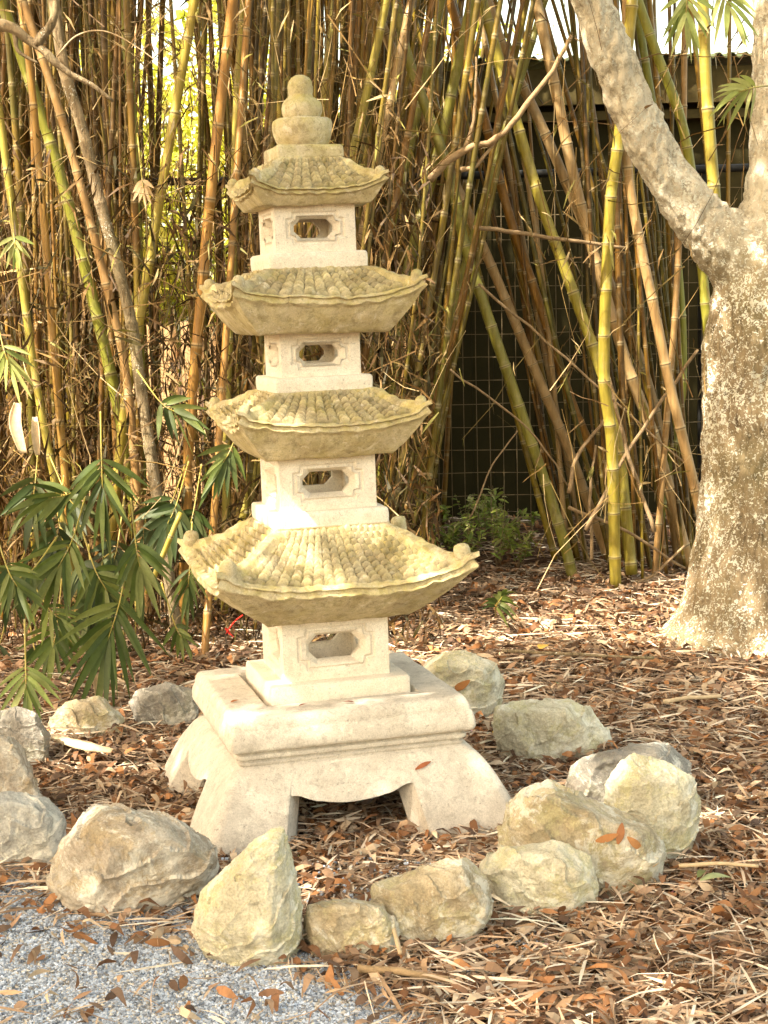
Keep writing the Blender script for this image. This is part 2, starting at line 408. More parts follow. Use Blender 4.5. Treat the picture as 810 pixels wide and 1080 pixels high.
def loop12(kind, a, b, c=0, d=0):
    """12-pt loop, half width a, half height b, corner cut c; kind: rect / cut / oct"""
    out = []
    for sx, sy in ((1, 1), (-1, 1), (-1, -1), (1, -1)):
        p1 = (a, b-c); p2 = (a-c, b)
        if kind == 'rect': m_ = (a, b)
        elif kind == 'oct': m_ = (a-c/2, b-c/2)
        else: m_ = (a-c*.85, b-c*.85)
        tri = [p1, m_, p2] if sx*sy > 0 else [p2, m_, p1]
        out += [(sx*x, sy*y) for x, y in tri]
    return out
def sub(loop, n=4):
    o = []
    for i in range(len(loop)):
        a, b = loop[i], loop[(i+1) % len(loop)]
        for k in range(n): o.append((a[0]+(b[0]-a[0])*k/n, a[1]+(b[1]-a[1])*k/n))
    return o
def lantern_box(z0, z1, a, name='lantern_box'):
    mb = MB(); h = (z1-z0)/2; zc = (z0+z1)/2; t = a*.30
    pw, ph = a*.74, h*.72; ow, oh = a*.49, h*.40
    L = [(loop12('rect', a, h, .02), 0), (loop12('cut', pw, ph, h*.30), 0), (loop12('cut', pw-.005, ph-.005, h*.29), .0065), (loop12('cut', pw-.010, ph-.010, h*.28), .0065),
         (loop12('cut', pw-.014, ph-.014, h*.27), .001), (loop12('oct', ow+.012, oh+.010, oh*.75), .006), (loop12('oct', ow, oh, oh*.72), .028), (loop12('oct', ow, oh, oh*.72), t), (loop12('rect', a-t, h, .02), t)]
    for k in range(4):
        vs_ = []
        for lp, dep in L:
            for x, z in sub(lp):
                X, Y = x, -(a-dep); ca, sa = math.cos(k*math.pi/2), math.sin(k*math.pi/2)
                p = Vector((X*ca-Y*sa, X*sa+Y*ca, zc+z))
                if dep < t*.9 and abs(x) < a-.001: p += Vector((sa, -ca, 0))*.0012*nz(p, 30)
                vs_.append(p)
        n = len(sub(L[0][0])); fs = []
        for j in range(len(L)-1):
            for i in range(n): fs.append([j*n+i, (j+1)*n+i, (j+1)*n+(i+1) % n, j*n+(i+1) % n])
        mb.add(vs_, fs)
    o = mb.build(name, M['stone'], pag, smooth=25)
    bm = bmesh.new(); bm.from_mesh(o.data); bmesh.ops.remove_doubles(bm, verts=bm.verts, dist=.0004); bm.to_mesh(o.data); bm.free()
    o.data.set_sharp_from_angle(angle=R(25))
    return o
def plinth(z0, z1, a, mat='stone', name='plinth'):
    mb = MB(); e = .007
    slathe(mb, [(a-.004, z0, .006), (a, z0+.004, .008), (a+.001, (z0+z1)/2, .008), (a, z1-e, .008), (a-.003, z1-.002, .008), (a-e, z1, .008)], K=16, C=3, wob=.002)
    return mb.build(name, M[mat], pag, smooth=35)

def roof(zt, at_, ze, ae, lift, zb, ab, cols, rows, band, knob, fh, seed):
    mb = MB(); per = 12 if cols < 15 else 10; K = cols*per; n = 4*K
    lev = []                                    # (v, kind)
    NR = rows*9
    for j in range(NR+1): lev.append(('t', j/NR*.88))
    for j in range(1, 5): lev.append(('b', .88+.12*j/4))
    for j in range(1, 6): lev.append(('f', j/5))
    NU = 12
    for j in range(1, NU+1): lev.append(('u', j/NU))
    vs_ = []; tints = []
    def surf(t, v):
        at2 = abs(t); A = at_+(ae-at_)*v
        A2 = A*(1+.055*at2**8*v**3)
        z = ze+(zt-ze)*(1-v)**1.30+lift*(at2**3.2)*v**1.8
        return A2, z
    for kind, v in lev:
        for k in range(4):
            ca, sa = math.cos(k*math.pi/2), math.sin(k*math.pi/2)
            for i in range(K):
                t = -1+2*i/K; at2 = abs(t); tt = 1.0
                if kind in 'tb':
                    A, z = surf(t, v); d = (1-at2)*A
                    u = min(1, max(0, (d-band)/.006))
                    if kind == 't' and v > .02:
                        c_ = (t+1)/2*cols; roll = abs(math.sin(math.pi*c_))**.7
                        rr = v/.88*rows+.10*(1-roll); fr = rr-math.floor(rr)
                        er = noise.noise(Vector((math.floor(c_)*1.3+seed, math.floor(rr)*1.7, k*3.1)))
                        z += u*(.017*roll*(.75+.25*fr)*(1+.2*er)-.018+.016*fr**1.3*(1+.15*er))*(.42+1.65*ae)
                        jt = 1-.42*(max(0, 1-roll*1.7)*.8+(.9 if fr < .16 else 0))*u      # darker along the tile joints
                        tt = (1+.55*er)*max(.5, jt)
                    hip = max(0, 1-(d/band)**3) if d < band else 0
                    z += .015*(1 if d < band*.6 else max(0, 1-(d-band*.6)/(band*.4)))*min(1, v*6)*(.6+ae)
                    if kind == 'b': z -= .006*u
                else:
                    A0, z0 = surf(t, 1)
                    hipz = .015*(1 if (1-at2)*A0 < band*.6 else max(0, 1-((1-at2)*A0-band*.6)/(band*.4)))*(.6+ae)
                    sc = abs(math.sin(math.pi*(t+1)/2*7+.3))**.6      # lambrequin scallops
                    drop = fh*(.86+.24*sc)
                    if kind == 'f':
                        # lip, groove, then the draped band
                        lipz = [0, -.30, -.36, -.42, -.85, -1.0][round(v*5)]; lipa = [0, .002, -.009, -.010, .000, -.004][round(v*5)]
                        A = A0+lipa; z = z0+hipz*(1-v)-.002+(fh*.9 if v < .7 else drop)*lipz
                    else:
                        w_ = v; s_ = math.sin(w_*math.pi/2)
                        A = (A0-.008)*(1-w_)+ab*w_+.25*(ae-ab)*w_*(1-w_)
                        zz = (z0-drop)*(1-w_)+zb*w_
                        z = zz-.02*(ae-ab)*math.sin(w_*math.pi)
                        z += .006*(sc-.5)*(1-w_)**1.2; A += .003*(sc-.5)*math.sin(min(1, w_*1.6)*math.pi)
                    if v == 1 and kind == 'u': z = zb
                x, y = t*A, -A
                p = Vector((x*ca-y*sa, x*sa+y*ca, z))
                w2 = .0030*nz(p, 14, seed)+.0045*nz(p, 38, seed)+(.005*nz(p, 6, seed) if v > 0 else 0)
                l = math.hypot(x, y)
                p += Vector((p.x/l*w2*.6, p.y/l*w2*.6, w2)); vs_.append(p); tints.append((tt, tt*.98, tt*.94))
    fs = [[(j+1)*n+i, (j+1)*n+(i+1) % n, j*n+(i+1) % n, j*n+i] for j in range(len(lev)-1) for i in range(n)]
    fs.append([i for i in range(n)]); fs.append([(len(lev)-1)*n+i for i in range(n)][::-1])
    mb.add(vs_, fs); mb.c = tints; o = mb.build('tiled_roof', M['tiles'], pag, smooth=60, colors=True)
    A, z = surf(1, .93)
    for k in range(4):
        a = math.pi/4+k*math.pi/2-math.pi/2; q = Vector((math.cos(a), math.sin(a), 0))*(A*math.sqrt(2)-knob*1.1)+Vector((0, 0, z+knob*.75))
        kb = MB(); vv = []; ff = []; nn = 12
        prof = [(0.9, -.9), (1.0, -.4), (1.02, 0), (.95, .35), (.75, .68), (.42, .9), (.05, 1.0)]
        for (r_, zz) in prof:
            for i in range(nn):
                an = 2*math.pi*i/nn; p = q+Vector((math.cos(an)*r_, math.sin(an)*r_, zz))*knob; p += Vector((1, 1, 1))*.25*knob*nz(p, 30, seed); vv.append(p)
        for j in range(len(prof)-1):
            for i in range(nn): ff.append([j*nn+i, j*nn+(i+1) % nn, (j+1)*nn+(i+1) % nn, (j+1)*nn+i])
        ff.append([(len(prof)-1)*nn+i for i in range(nn)]); kb.add(vv, ff); kb.build('corner_knob', M['roof'], o, smooth=180)
    return o
plinth(.306, .382, .213)
lantern_box(.382, .569, .163)
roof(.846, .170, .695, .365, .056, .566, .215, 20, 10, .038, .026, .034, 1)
plinth(.842, .892, .176)
lantern_box(.892, 1.053, .147)
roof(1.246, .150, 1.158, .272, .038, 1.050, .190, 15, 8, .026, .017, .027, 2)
plinth(1.242, 1.288, .149)
lantern_box(1.288, 1.419, .121)
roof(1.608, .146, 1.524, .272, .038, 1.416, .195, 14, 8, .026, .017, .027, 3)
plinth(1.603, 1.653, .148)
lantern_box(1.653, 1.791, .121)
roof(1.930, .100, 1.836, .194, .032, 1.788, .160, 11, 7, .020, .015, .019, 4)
plinth(1.926, 1.966, .100, 'roof', 'finial_base')
def lathe(prof, nn=32):
    mb = MB(); vv = []; ff = []
    for r_, z in prof:
        for i in range(nn):
            a = 2*math.pi*i/nn; p = Vector((math.cos(a)*r_, math.sin(a)*r_, z)); p += Vector((math.cos(a), math.sin(a), .4))*(.004*nz(p, 18)+.002*nz(p, 60)); vv.append(p)
    for j in range(len(prof)-1):
        for i in range(nn): ff.append([j*nn+i, j*nn+(i+1) % nn, (j+1)*nn+(i+1) % nn, (j+1)*nn+i])
    ff.append([(len(prof)-1)*nn+i for i in range(nn)]); mb.add(vv, ff); return mb
lathe([(.070, 1.962), (.074, 1.972), (.082, 1.985), (.089, 2.005), (.091, 2.020), (.090, 2.034), (.086, 2.043), (.078, 2.049), (.05, 2.051), (.0, 2.051)]).build('finial_drum', M['roof'], pag, smooth=180)
lathe([(.048, 2.047), (.055, 2.055), (.060, 2.068), (.061, 2.082), (.057, 2.095), (.048, 2.106), (.037, 2.113), (.035, 2.120), (.037, 2.130), (.038, 2.142), (.035, 2.156), (.027, 2.167), (.014, 2.175), (.0, 2.178)]).build('finial_bulb', M['roof'], pag, smooth=180)

# ---------------------------------------------------------------- rocks
dg = None
def remesh(mb, vox, name, mat, parent=None, disp=None, smooth=180, seed=0, smooth_it=2, raw=None):
    if raw is None:
        bm = bmesh.new()
        for v in mb.v: bm.verts.new(v)
        r_ = bmesh.ops.convex_hull(bm, input=bm.verts)
        bmesh.ops.delete(bm, geom=[g for g in r_['geom_interior'] if isinstance(g, bmesh.types.BMVert)], context='VERTS')
        me = bpy.data.meshes.new('t'); bm.to_mesh(me); bm.free()
    else: me = raw
    o = bpy.data.objects.new('t', me); col.objects.link(o)
    md = o.modifiers.new('r', 'REMESH'); md.mode = 'VOXEL'; md.voxel_size = vox
    ms = o.modifiers.new('s', 'SMOOTH'); ms.factor = .5; ms.iterations = smooth_it
    d = bpy.context.evaluated_depsgraph_get(); me2 = bpy.data.meshes.new_from_object(o.evaluated_get(d))
    bpy.data.objects.remove(o); me2.name = name
    if disp:
        nv = len(me2.vertices); cs = [0.0]*(3*nv); ns = [0.0]*(3*nv)
        me2.vertices.foreach_get('co', cs); me2.vertex_normals.foreach_get('vector', ns); out = []
        for i in range(nv): out += list(disp(Vector(cs[3*i:3*i+3]), Vector(ns[3*i:3*i+3])))
        me2.vertices.foreach_set('co', out); me2.update()
    me2.materials.clear(); me2.materials.append(M[mat])
    me2.polygons.foreach_set('use_smooth', [True]*len(me2.polygons))
    if smooth < 180: me2.set_sharp_from_angle(angle=R(smooth))
    o = bpy.data.objects.new(name, me2); col.objects.link(o)
    if parent: o.parent = parent
    return o
def rock(poly, mat, label, seed, thick=.7, group='rocks ringed around the pagoda', extra=(), dback=0, clip=.84):
    rnd = random.Random(seed)
    xs = [p[0] for p in poly]; ys = [p[1] for p in poly]; yb = max(ys); cx = sum(xs)/len(xs); cy = sum(ys)/len(ys)
    Df = gr(cx, yb-2).y+dback; wd = sz(max(xs)-min(xs), Df); hh = sz(max(ys)-min(ys), Df); t = thick*min(wd, hh*1.8); Dc = Df+t*.42
    mb = MB(); P_ = []
    for x, y in poly: P_.append(at(x, y, Dc))
    for x, y in poly:                              # front shoulder
        k = .80 if y < cy else .93
        q = at(cx+(x-cx)*(k-rnd.random()*.12), cy+(y-cy)*k+(4 if y < cy else 0), Df+t*.06+rnd.random()*.05*t); P_.append(q)
    for x, y in poly:
        k = .80; q = at(cx+(x-cx)*k, cy+(y-cy)*k, Dc+t*.42+rnd.random()*.1*t); P_.append(q)
    for (x, y, dd) in extra: P_.append(at(x, y, Dc-dd*t))
    c0 = sum(P_, Vector())/len(P_); c0.z = 0
    P_ = [Vector((p.x, p.y, max(p.z, -.04)))-c0 for p in P_]
    for p in list(P_):
        if p.z < .02+0: P_.append(Vector((p.x, p.y, -.04)))
    mb.v = [tuple(p) for p in P_]
    sc = max(wd, .1)
    mid = Vector((0, 0, sum(p.z for p in P_)/len(P_))); pl = []
    for _ in range(11):
        nn_ = Vector((rnd.gauss(0, 1), rnd.gauss(-.3, 1), rnd.gauss(.35, .7))).normalized(); hs = max((p-mid).dot(nn_) for p in P_); pl.append((nn_, hs*rnd.uniform(clip, .97)))
    def disp(p, n):
        for nn_, h_ in pl:
            e_ = (p-mid).dot(nn_)-h_
            if e_ > 0: p = p-nn_*e_*.97
        a = 1.6/sc
        d = .014*nz(p, 2.2*a, seed*7.3)+.012*(.5-abs(nz(p, 4*a, seed*3.1)))+.008*nz(p, 8*a, seed)+.009*(.5-abs(nz(p, 13*a, seed*1.7)))+.005*nz(p, 26*a, seed)
        # stepped fracture planes
        q = p.dot(Vector((math.sin(seed), math.cos(seed*1.3), 1.2)).normalized())*5/sc+.8*nz(p, 2.5*a, seed); st = (q-math.floor(q)); d += .022*(st**4)
        return p+n*d*sc*1.15
    o = remesh(mb, sc/75, 'garden_rock', mat, disp=disp, smooth=24, seed=seed, smooth_it=1)
    o.location = c0; tag(o, label, 'rock', group); return o
rock([(-60, 790), (-20, 768), (8, 772), (30, 795), (42, 830), (54, 862), (30, 868), (-60, 870)], 'rock_pale', 'large pale rock cut by the left edge, above a flatter pale rock', 11, .8, extra=[(0, 820, .3)])
rock([(-50, 842), (10, 836), (52, 842), (69, 868), (66, 895), (40, 908), (-50, 915)], 'rock_blue', 'low pale blue-grey rock at the left edge beside the gravel', 12, .7)
rock([(-6, 752), (18, 745), (38, 752), (52, 775), (50, 800), (20, 808), (-6, 800)], 'rock_grey', 'small grey-brown rock under the drooping bamboo leaves', 13, .8)
rock([(50, 760), (62, 742), (105, 735), (128, 750), (132, 768), (100, 776), (55, 776)], 'rock_tan', 'flat olive-brown rock behind the curled pale sheath', 14, .7)
rock([(136, 742), (144, 728), (180, 720), (206, 728), (210, 755), (190, 766), (145, 764)], 'rock_grey', 'plain dark grey rock behind the left foot of the pagoda', 15, .7)
rock([(52, 930), (58, 885), (80, 860), (105, 850), (128, 852), (150, 866), (190, 866), (222, 885), (233, 908), (222, 930), (190, 945), (150, 962), (110, 966), (70, 955)], 'rock_pale', 'big rounded brown-grey boulder between the gravel and the front left foot', 16, .75, extra=[(120, 880, .42), (190, 895, .45), (100, 930, .55)])
rock([(203, 978), (212, 942), (245, 915), (268, 886), (297, 868), (309, 912), (318, 950), (318, 990), (300, 1012), (255, 1018), (222, 1005)], 'rock_yellow', 'upright triangular pale yellow rock in front of the front left foot', 17, .75, extra=[(285, 890, .12), (285, 985, .6), (240, 985, .5)], clip=.94)
rock([(318, 985), (326, 955), (355, 947), (400, 950), (420, 975), (418, 1000), (370, 1010), (330, 1008)], 'rock_tan', 'low flat tan rock sunk in leaves right of the triangular rock', 18, .7)
rock([(388, 935), (420, 925), (470, 908), (500, 903), (515, 925), (518, 965), (490, 985), (460, 996), (415, 990), (405, 960)], 'rock_tan', 'blocky tan rock with grey top, centre front of the ring', 19, .7, extra=[(420, 950, .5), (505, 930, .4)])
rock([(500, 908), (530, 895), (590, 887), (620, 900), (632, 930), (625, 955), (590, 964), (545, 958), (520, 935)], 'rock_yellow', 'cream and ochre rock with white patches leaning on a broad tan rock', 20, .6, extra=[(560, 905, .4), (610, 925, .5)])
rock([(524, 890), (530, 855), (550, 834), (580, 828), (625, 845), (680, 868), (702, 892), (695, 918), (650, 942), (600, 945), (540, 925)], 'rock_tan', 'broad smooth tan rock with dry leaves on top, right front of the ring', 21, .7, extra=[(600, 870, .2), (660, 900, .4)])
rock([(628, 852), (640, 812), (670, 796), (700, 802), (730, 820), (739, 855), (725, 895), (705, 912), (670, 912), (640, 890)], 'rock_yellow', 'upright yellow-green lichened rock at the right end of the ring', 22, .65, extra=[(672, 815, .4), (700, 890, .5), (725, 840, .2)])
rock([(593, 828), (600, 800), (640, 788), (700, 784), (728, 800), (735, 830), (720, 858), (640, 865), (600, 850)], 'rock_grey', 'dark grey-brown rock behind the yellow-green lichened rock', 23, .7)
rock([(517, 765), (524, 745), (560, 738), (612, 738), (628, 755), (645, 782), (620, 796), (560, 794), (530, 782)], 'rock_yellow', 'mossy yellowish rock beside a yellow leaf, right of the base', 24, .7, extra=[(590, 745, .3)])
rock([(440, 705), (455, 690), (485, 686), (520, 698), (532, 718), (525, 745), (500, 758), (470, 750), (445, 735)], 'rock_yellow', 'hollowed mossy rock with dry leaves in it behind the right of the base', 25, .8)
rock([(398, 700), (402, 688), (414, 686), (421, 694), (420, 704), (405, 706)], 'rock_pale', 'tiny pale rock peeping out behind the pagoda plinth', 26, .8)
rock([(183, 949), (188, 941), (200, 940), (207, 946), (204, 953), (188, 954)], 'rock_blue', 'pebble-sized blue-grey stone between the boulder and the triangular rock', 27, .8)

# ---------------------------------------------------------------- litter
def leafquad(mb, p, ang, L, W, tilt, rollr, c, curl=.15, seg=3):
    """bent pointed leaf lying near p"""
    d = Vector((math.cos(ang), math.sin(ang), math.tan(tilt))).normalized(); s_ = Vector((-math.sin(ang), math.cos(ang), 0)); s_ = Matrix.Rotation(rollr, 3, d) @ s_; u = d.cross(s_)
    if u.z < 0: u = -u
    vs_ = []; fs = []
    for i in range(seg+1):
        t = i/seg; wv = W*math.sin(math.pi*min(.97, max(.06, t*.93+.05)))**.8; bend = curl*L*math.sin(t*math.pi); lift = curl*.6*W
        q = p+d*(t-.5)*L+u*(bend); vs_ += [q-s_*wv/2+u*lift, q+s_*wv/2+u*lift*.8]
    for i in range(seg): fs.append([2*i, 2*i+1, 2*i+3, 2*i+2])
    mb.add(vs_, fs, None, c)
rl = random.Random(3)
BROWN = [(.22, .105, .05), (.32, .155, .07), (.16, .08, .04), (.46, .30, .18), (.32, .20, .125), (.10, .06, .04), (.36, .17, .07), (.55, .42, .29), (.26, .17, .11), (.19, .12, .08)]
STRAW = [(.56, .42, .30), (.68, .55, .42), (.46, .32, .21), (.78, .69, .56), (.36, .24, .15), (.60, .44, .31), (.30, .20, .13)]
def inbase(x, y):
    q = Matrix.Rotation(-TH, 2) @ Vector((x-PC.x, y-PC.y)); return max(abs(q.x), abs(q.y))
mb = MB(); ms = MB()
def litter(n, y0, y1, xw, size, dens=None):
    for _ in range(n):
        y = y0+(y1-y0)*rl.random(); x = (rl.random()*2-1)*xw*(y*.235+.15)*1.0
        px, py = topx((x, y, 0)); gw = gravel_w(px, py)
        if gw > 0 and rl.random() < min(.955, .35+gw/55*.6): continue
        z = gheight(x, y)+.004+rl.random()**2*.034
        if gw > 0: z = -.004+.012*rl.random()
        cl = rl.random()
        if cl < .52+.35*noise.noise(Vector((x*2.2, y*2.2, 1))):
            c = rl.choice(BROWN); f = .7+.6*rl.random(); c = tuple(v*f for v in c)
            leafquad(mb, Vector((x, y, z)), rl.random()*6.28, size*(.03+.045*rl.random()), size*(.010+.015*rl.random()), rl.gauss(0, .35), rl.gauss(0, .65), c, rl.gauss(.08, .2))
        else:
            c = rl.choice(STRAW); f = .75+.45*rl.random(); c = tuple(min(.85, v*f) for v in c)
            a = rl.random()*6.28; L = size*(.05+.17*rl.random()**1.5)
            leafquad(ms, Vector((x, y, z+.004)), a, L, size*(.003+.007*rl.random()), rl.gauss(0, .09), rl.gauss(0, .5), c, rl.gauss(.02, .05), 3)
litter(40000, 3.2, 6.2, 1.15, 1.0)
litter(26000, 6.2, 9.6, 1.15, 1.15)
litter(4000, 9.6, 12.5, 1.2, 1.4)
def fine(n):
    for _ in range(n):
        y = 3.2+4.5*rl.random(); x = (rl.random()*2-1)*(y*.27)
        px, py = topx((x, y, 0))
        if gravel_w(px, py) > 25: continue
        c = rl.choice(STRAW+BROWN); c = tuple(v*(.5+.6*rl.random()) for v in c)
        leafquad(ms, Vector((x, y, gheight(x, y)+.004+.01*rl.random())), rl.random()*6.28, .01+.03*rl.random(), .002+.005*rl.random(), rl.gauss(0, .3), rl.gauss(0, .5), c, .05, 2)
fine(14000)
tag(mb.build('leaf_litter', M['litter'], colors=True), 'fallen russet brown leaves thick over the ground', 'leaf litter', kind='stuff')
tag(ms.build('straw_litter', M['litter'], colors=True), 'pale dry bamboo leaf straws scattered over the ground', 'straw litter', kind='stuff')

# gravel chips
mb = MB(); rg = random.Random(9)
cnt = 0
while cnt < 42000:
    py = 905+rg.random()*215; px = -40+rg.random()*620
    g = gravel_w(px, py)
    if g < 0 and rg.random() < .97: continue
    p = gr(px, py, -.010); s_ = .0028+.0042*rg.random()**1.5; gcol = .16+.46*rg.random(); c = (gcol*.86, gcol*.97, gcol*1.16) if rg.random() < .8 else (gcol, gcol*.93, gcol*.83)
    rot = Matrix.Rotation(rg.random()*6.28, 3, 'Z') @ Matrix.Rotation(rg.random()*3, 3, 'X')
    base = [(1, 0, -.5), (-.5, .8, -.5), (-.5, -.8, -.5), (.6, .5, .5), (-.8, .1, .5), (.5, -.6, .5)]
    vv = [p+rot @ Vector((a*s_*(.7+.6*rg.random()), b_*s_, c_*s_)) for a, b_, c_ in base]
    mb.add(vv, [[0, 2, 1], [3, 4, 5], [0, 1, 3], [1, 4, 3], [1, 2, 4], [2, 5, 4], [2, 0, 5], [0, 3, 5]], None, c); cnt += 1
tag(mb.build('gravel', M['chip'], colors=True), 'small blue-grey gravel chips on the path at lower left', 'gravel', kind='stuff')

# ---------------------------------------------------------------- bamboo culms
rb = random.Random(21)
def culm(pts, r0, r1, mat, label, group=None, n=10, name='bamboo_culm'):
    sp = rb.uniform(.2, .36); ph = rb.random()*sp
    pts = [Vector(p) for p in pts]; base = pts[0].copy()
    L = sum((pts[i+1]-pts[i]).length for i in range(len(pts)-1)); nn = max(2, int(L/.27)); dense = bez(pts, 160)
    # arc-length param
    acc = [0]
    for i in range(160): acc.append(acc[-1]+(dense[i+1]-dense[i]).length)
    T = acc[-1]
    def pos(s_):
        s_ = min(max(s_, 0), T)
        lo = 0
        while lo < 159 and acc[lo+1] < s_: lo += 1
        f = (s_-acc[lo])/max(1e-6, acc[lo+1]-acc[lo]); return dense[lo].lerp(dense[lo+1], f)
    P_ = []; Rr = []; k = -1; UL = []
    while k*sp+ph < T:
        s0 = k*sp+ph
        for off, g in ((0, 1.09), (.006, 1.12), (.012, .99), (.06, .985), (sp*.5, .98), (sp*.8, .99), (sp-.008, 1.03)):
            s_ = s0+off
            if s_ < 0: continue
            if s_ > T: break
            UL.append((s_-ph)/sp*.27)
            P_.append(pos(s_)-base); Rr.append((r0+(r1-r0)*s_/T)*g)
        k += 1
    mb = MB(); mb.tube(P_, Rr, n)
    mb.uv = [(mb.uv[i_][0], UL[i_//n]) for i_ in range(len(mb.uv))]
    o = mb.build(name, M[mat], smooth=180, uvs=True); o.location = base
    tag(o, label, 'bamboo', group); return o
def pc(pixels, Y0, Y1, w, mat, label, group=None, ext=True, w2=None):
    """bottom to top pixel polyline, depth going from Y0 to Y1"""
    n = len(pixels); P_ = [at(x, y, Y0+(Y1-Y0)*i/(n-1)) for i, (x, y) in enumerate(pixels)]
    if P_[-1].z < 5 and ext:
        d = (P_[-1]-P_[-2]).normalized(); P_.append(P_[-1]+d*(5.0-P_[-1].z)/max(.5, d.z))
    if ext and P_[0].z > .02:
        d = (P_[0]-P_[1]).normalized(); P_.insert(0, P_[0]+d*(P_[0].z+.02)/max(.4, -d.z))
    r_ = sz(w, (Y0+Y1)/2)/2
    return culm(P_, r_*1.05, r_*.9, mat, label, group)
pc([(607, 622), (590, 555), (548, 430), (494, 271), (473, 180), (430, 60), (415, -10)], 9.0, 9.0, 11.5, 'c_green', 'long green culm slanting from its pale foot by the fence up left past the pagoda')
pc([(668, 622), (660, 540), (650, 450), (632, 385), (598, 290), (563, 190), (507, -5)], 8.9, 9.1, 12, 'c_yellow', 'yellow-green culm bending up left in front of the shed')
pc([(649, 605), (645, 466), (637, 390), (643, 223), (653, 143), (668, -10)], 8.7, 8.5, 12.5, 'c_yellow', 'upright thick yellow culm left of the pale tree trunk')
pc([(724, 585), (693, 470), (660, 380), (614, 223), (585, 90), (563, -10)], 9.2, 9.1, 12, 'c_tan', 'tan culm slanting up left from the foot of the tree trunk')
pc([(712, 560), (690, 430), (660, 340), (619, 244), (570, 130), (531, 50), (510, -10)], 9.5, 9.4, 11, 'c_tan', 'tan culm just left of its twin, crossing the yellow-green one')
pc([(622, 535), (600, 475), (562, 385), (520, 285), (465, 160), (425, 80), (388, -10)], 9.6, 9.3, 10.5, 'c_tan', 'tan dry culm crossing behind the long green one')
pc([(632, 490), (605, 430), (572, 330), (535, 220), (510, 122), (480, 20)], 9.7, 9.6, 10, 'c_orange', 'dark orange culm in front of the shed wall, low centre')
pc([(405, 480), (415, 400), (428, 292), (460, 170), (499, -5)], 9.2, 9.0, 11, 'c_green', 'dark green culm leaning right behind the middle roofs')
pc([(425, 552), (448, 460), (466, 380), (491, 276), (520, 180)], 9.1, 9.3, 8, 'c_green', 'thin green culm rising right beside the second lowest roof')
pc([(765, 330), (758, 260), (754, 212), (745, 90), (741, -10)], 8.0, 8.0, 13, 'c_yellow', 'upright yellow-green culm in the fork of the tree')
pc([(722, 470), (705, 400), (693, 340), (672, 240), (661, 160), (661, -10)], 8.6, 8.6, 11, 'c_tan', 'brown culm behind the pale branch of the tree')
pc([(750, 560), (752, 450), (746, 345), (735, 230), (720, 133), (690, 50), (669, -10)], 8.9, 8.9, 11, 'c_green', 'dark green culm curving down behind the tree fork')
pc([(705, 420), (712, 330), (720, 175), (722, 42), (726, -20)], 9.0, 9.0, 7, 'c_tan', 'thin straight tan culm behind the pale branch')
pc([(690, 620), (700, 520), (720, 400), (712, 250), (690, 120)], 9.3, 9.3, 9, 'c_green', 'shaded green culm behind the crossing sticks by the trunk')
pc([(345, 620), (372, 470), (400, 300), (440, 120), (468, -10)], 9.0, 9.2, 9, 'c_green', 'green culm fanning right just behind the pagoda roofs')
pc([(330, 600), (352, 420), (385, 230), (415, 90), (436, -10)], 8.6, 8.8, 9, 'c_tan', 'brown culm fanning right just behind the pagoda roofs')
# left clump
pc([(150, 620), (137, 502), (118, 400), (74, 222), (40, 110), (4, 8), (-8, -30)], 7.9, 7.7, 12, 'c_green', 'thick green culm slanting up to the top left corner')
pc([(148, 560), (133, 396), (111, 296), (78, 170), (56, 96), (22, -5)], 7.6, 7.5, 9, 'c_tan', 'tan culm slanting up left in front of the thick green one')
pc([(150, 500), (148, 370), (143, 167), (128, -10)], 8.1, 8.1, 9, 'c_green', 'straight olive culm in the middle of the left thicket')
pc([(118, 560), (132, 430), (148, 333), (178, 155), (206, -5)], 7.7, 7.7, 10, 'c_yellow', 'yellow-green culm leaning right before the bright gap')
pc([(196, 560), (200, 450), (207, 370), (222, 207), (246, -5)], 7.5, 7.5, 11, 'c_orange', 'bright orange-brown culm left of the pagoda roofs')
pc([(72, 540), (59, 396), (44, 207), (30, 60), (20, -10)], 7.6, 7.6, 8, 'c_orange', 'slender orange culm near the left edge')
pc([(60, 520), (37, 396), (11, 207), (-8, 60)], 7.5, 7.5, 8, 'c_yellow', 'slender yellow culm near the left edge')
pc([(238, 560), (240, 400), (246, 250), (250, 100), (258, -10)], 7.9, 7.9, 8, 'c_yellow', 'yellow upright culm just left of the pagoda lanterns')
pc([(150, 640), (170, 590), (196, 528)], 6.9, 6.9, 6, 'c_yellow', 'short bright yellow stalk leaning right above the bamboo leaves', ext=False)
pc([(215, 735), (216, 690), (222, 600), (232, 450)], 7.0, 7.4, 8, 'c_orange', 'orange brown culm foot just left of the lowest lantern')
pc([(300, 470), (325, 250), (345, 90), (356, -10)], 9.0, 9.0, 12, 'c_yellow', 'pale yellow-green culm rising behind the finial')
pc([(330, 300), (372, 160), (395, 60), (410, -10)], 8.4, 8.4, 9, 'c_yellow', 'yellow-green culm right of the finial')
lic = pc([(150, 420), (137, 333), (104, 207), (85, 130), (67, 70), (55, -10)], 7.4, 7.4, 12, 'c_tan', 'mottled lichened stem slanting through the left thicket', w2=1)
lic.name = 'lichened_stem'; lic.data.materials[0] = M['bark_dull']; lic['category'] = 'stem'
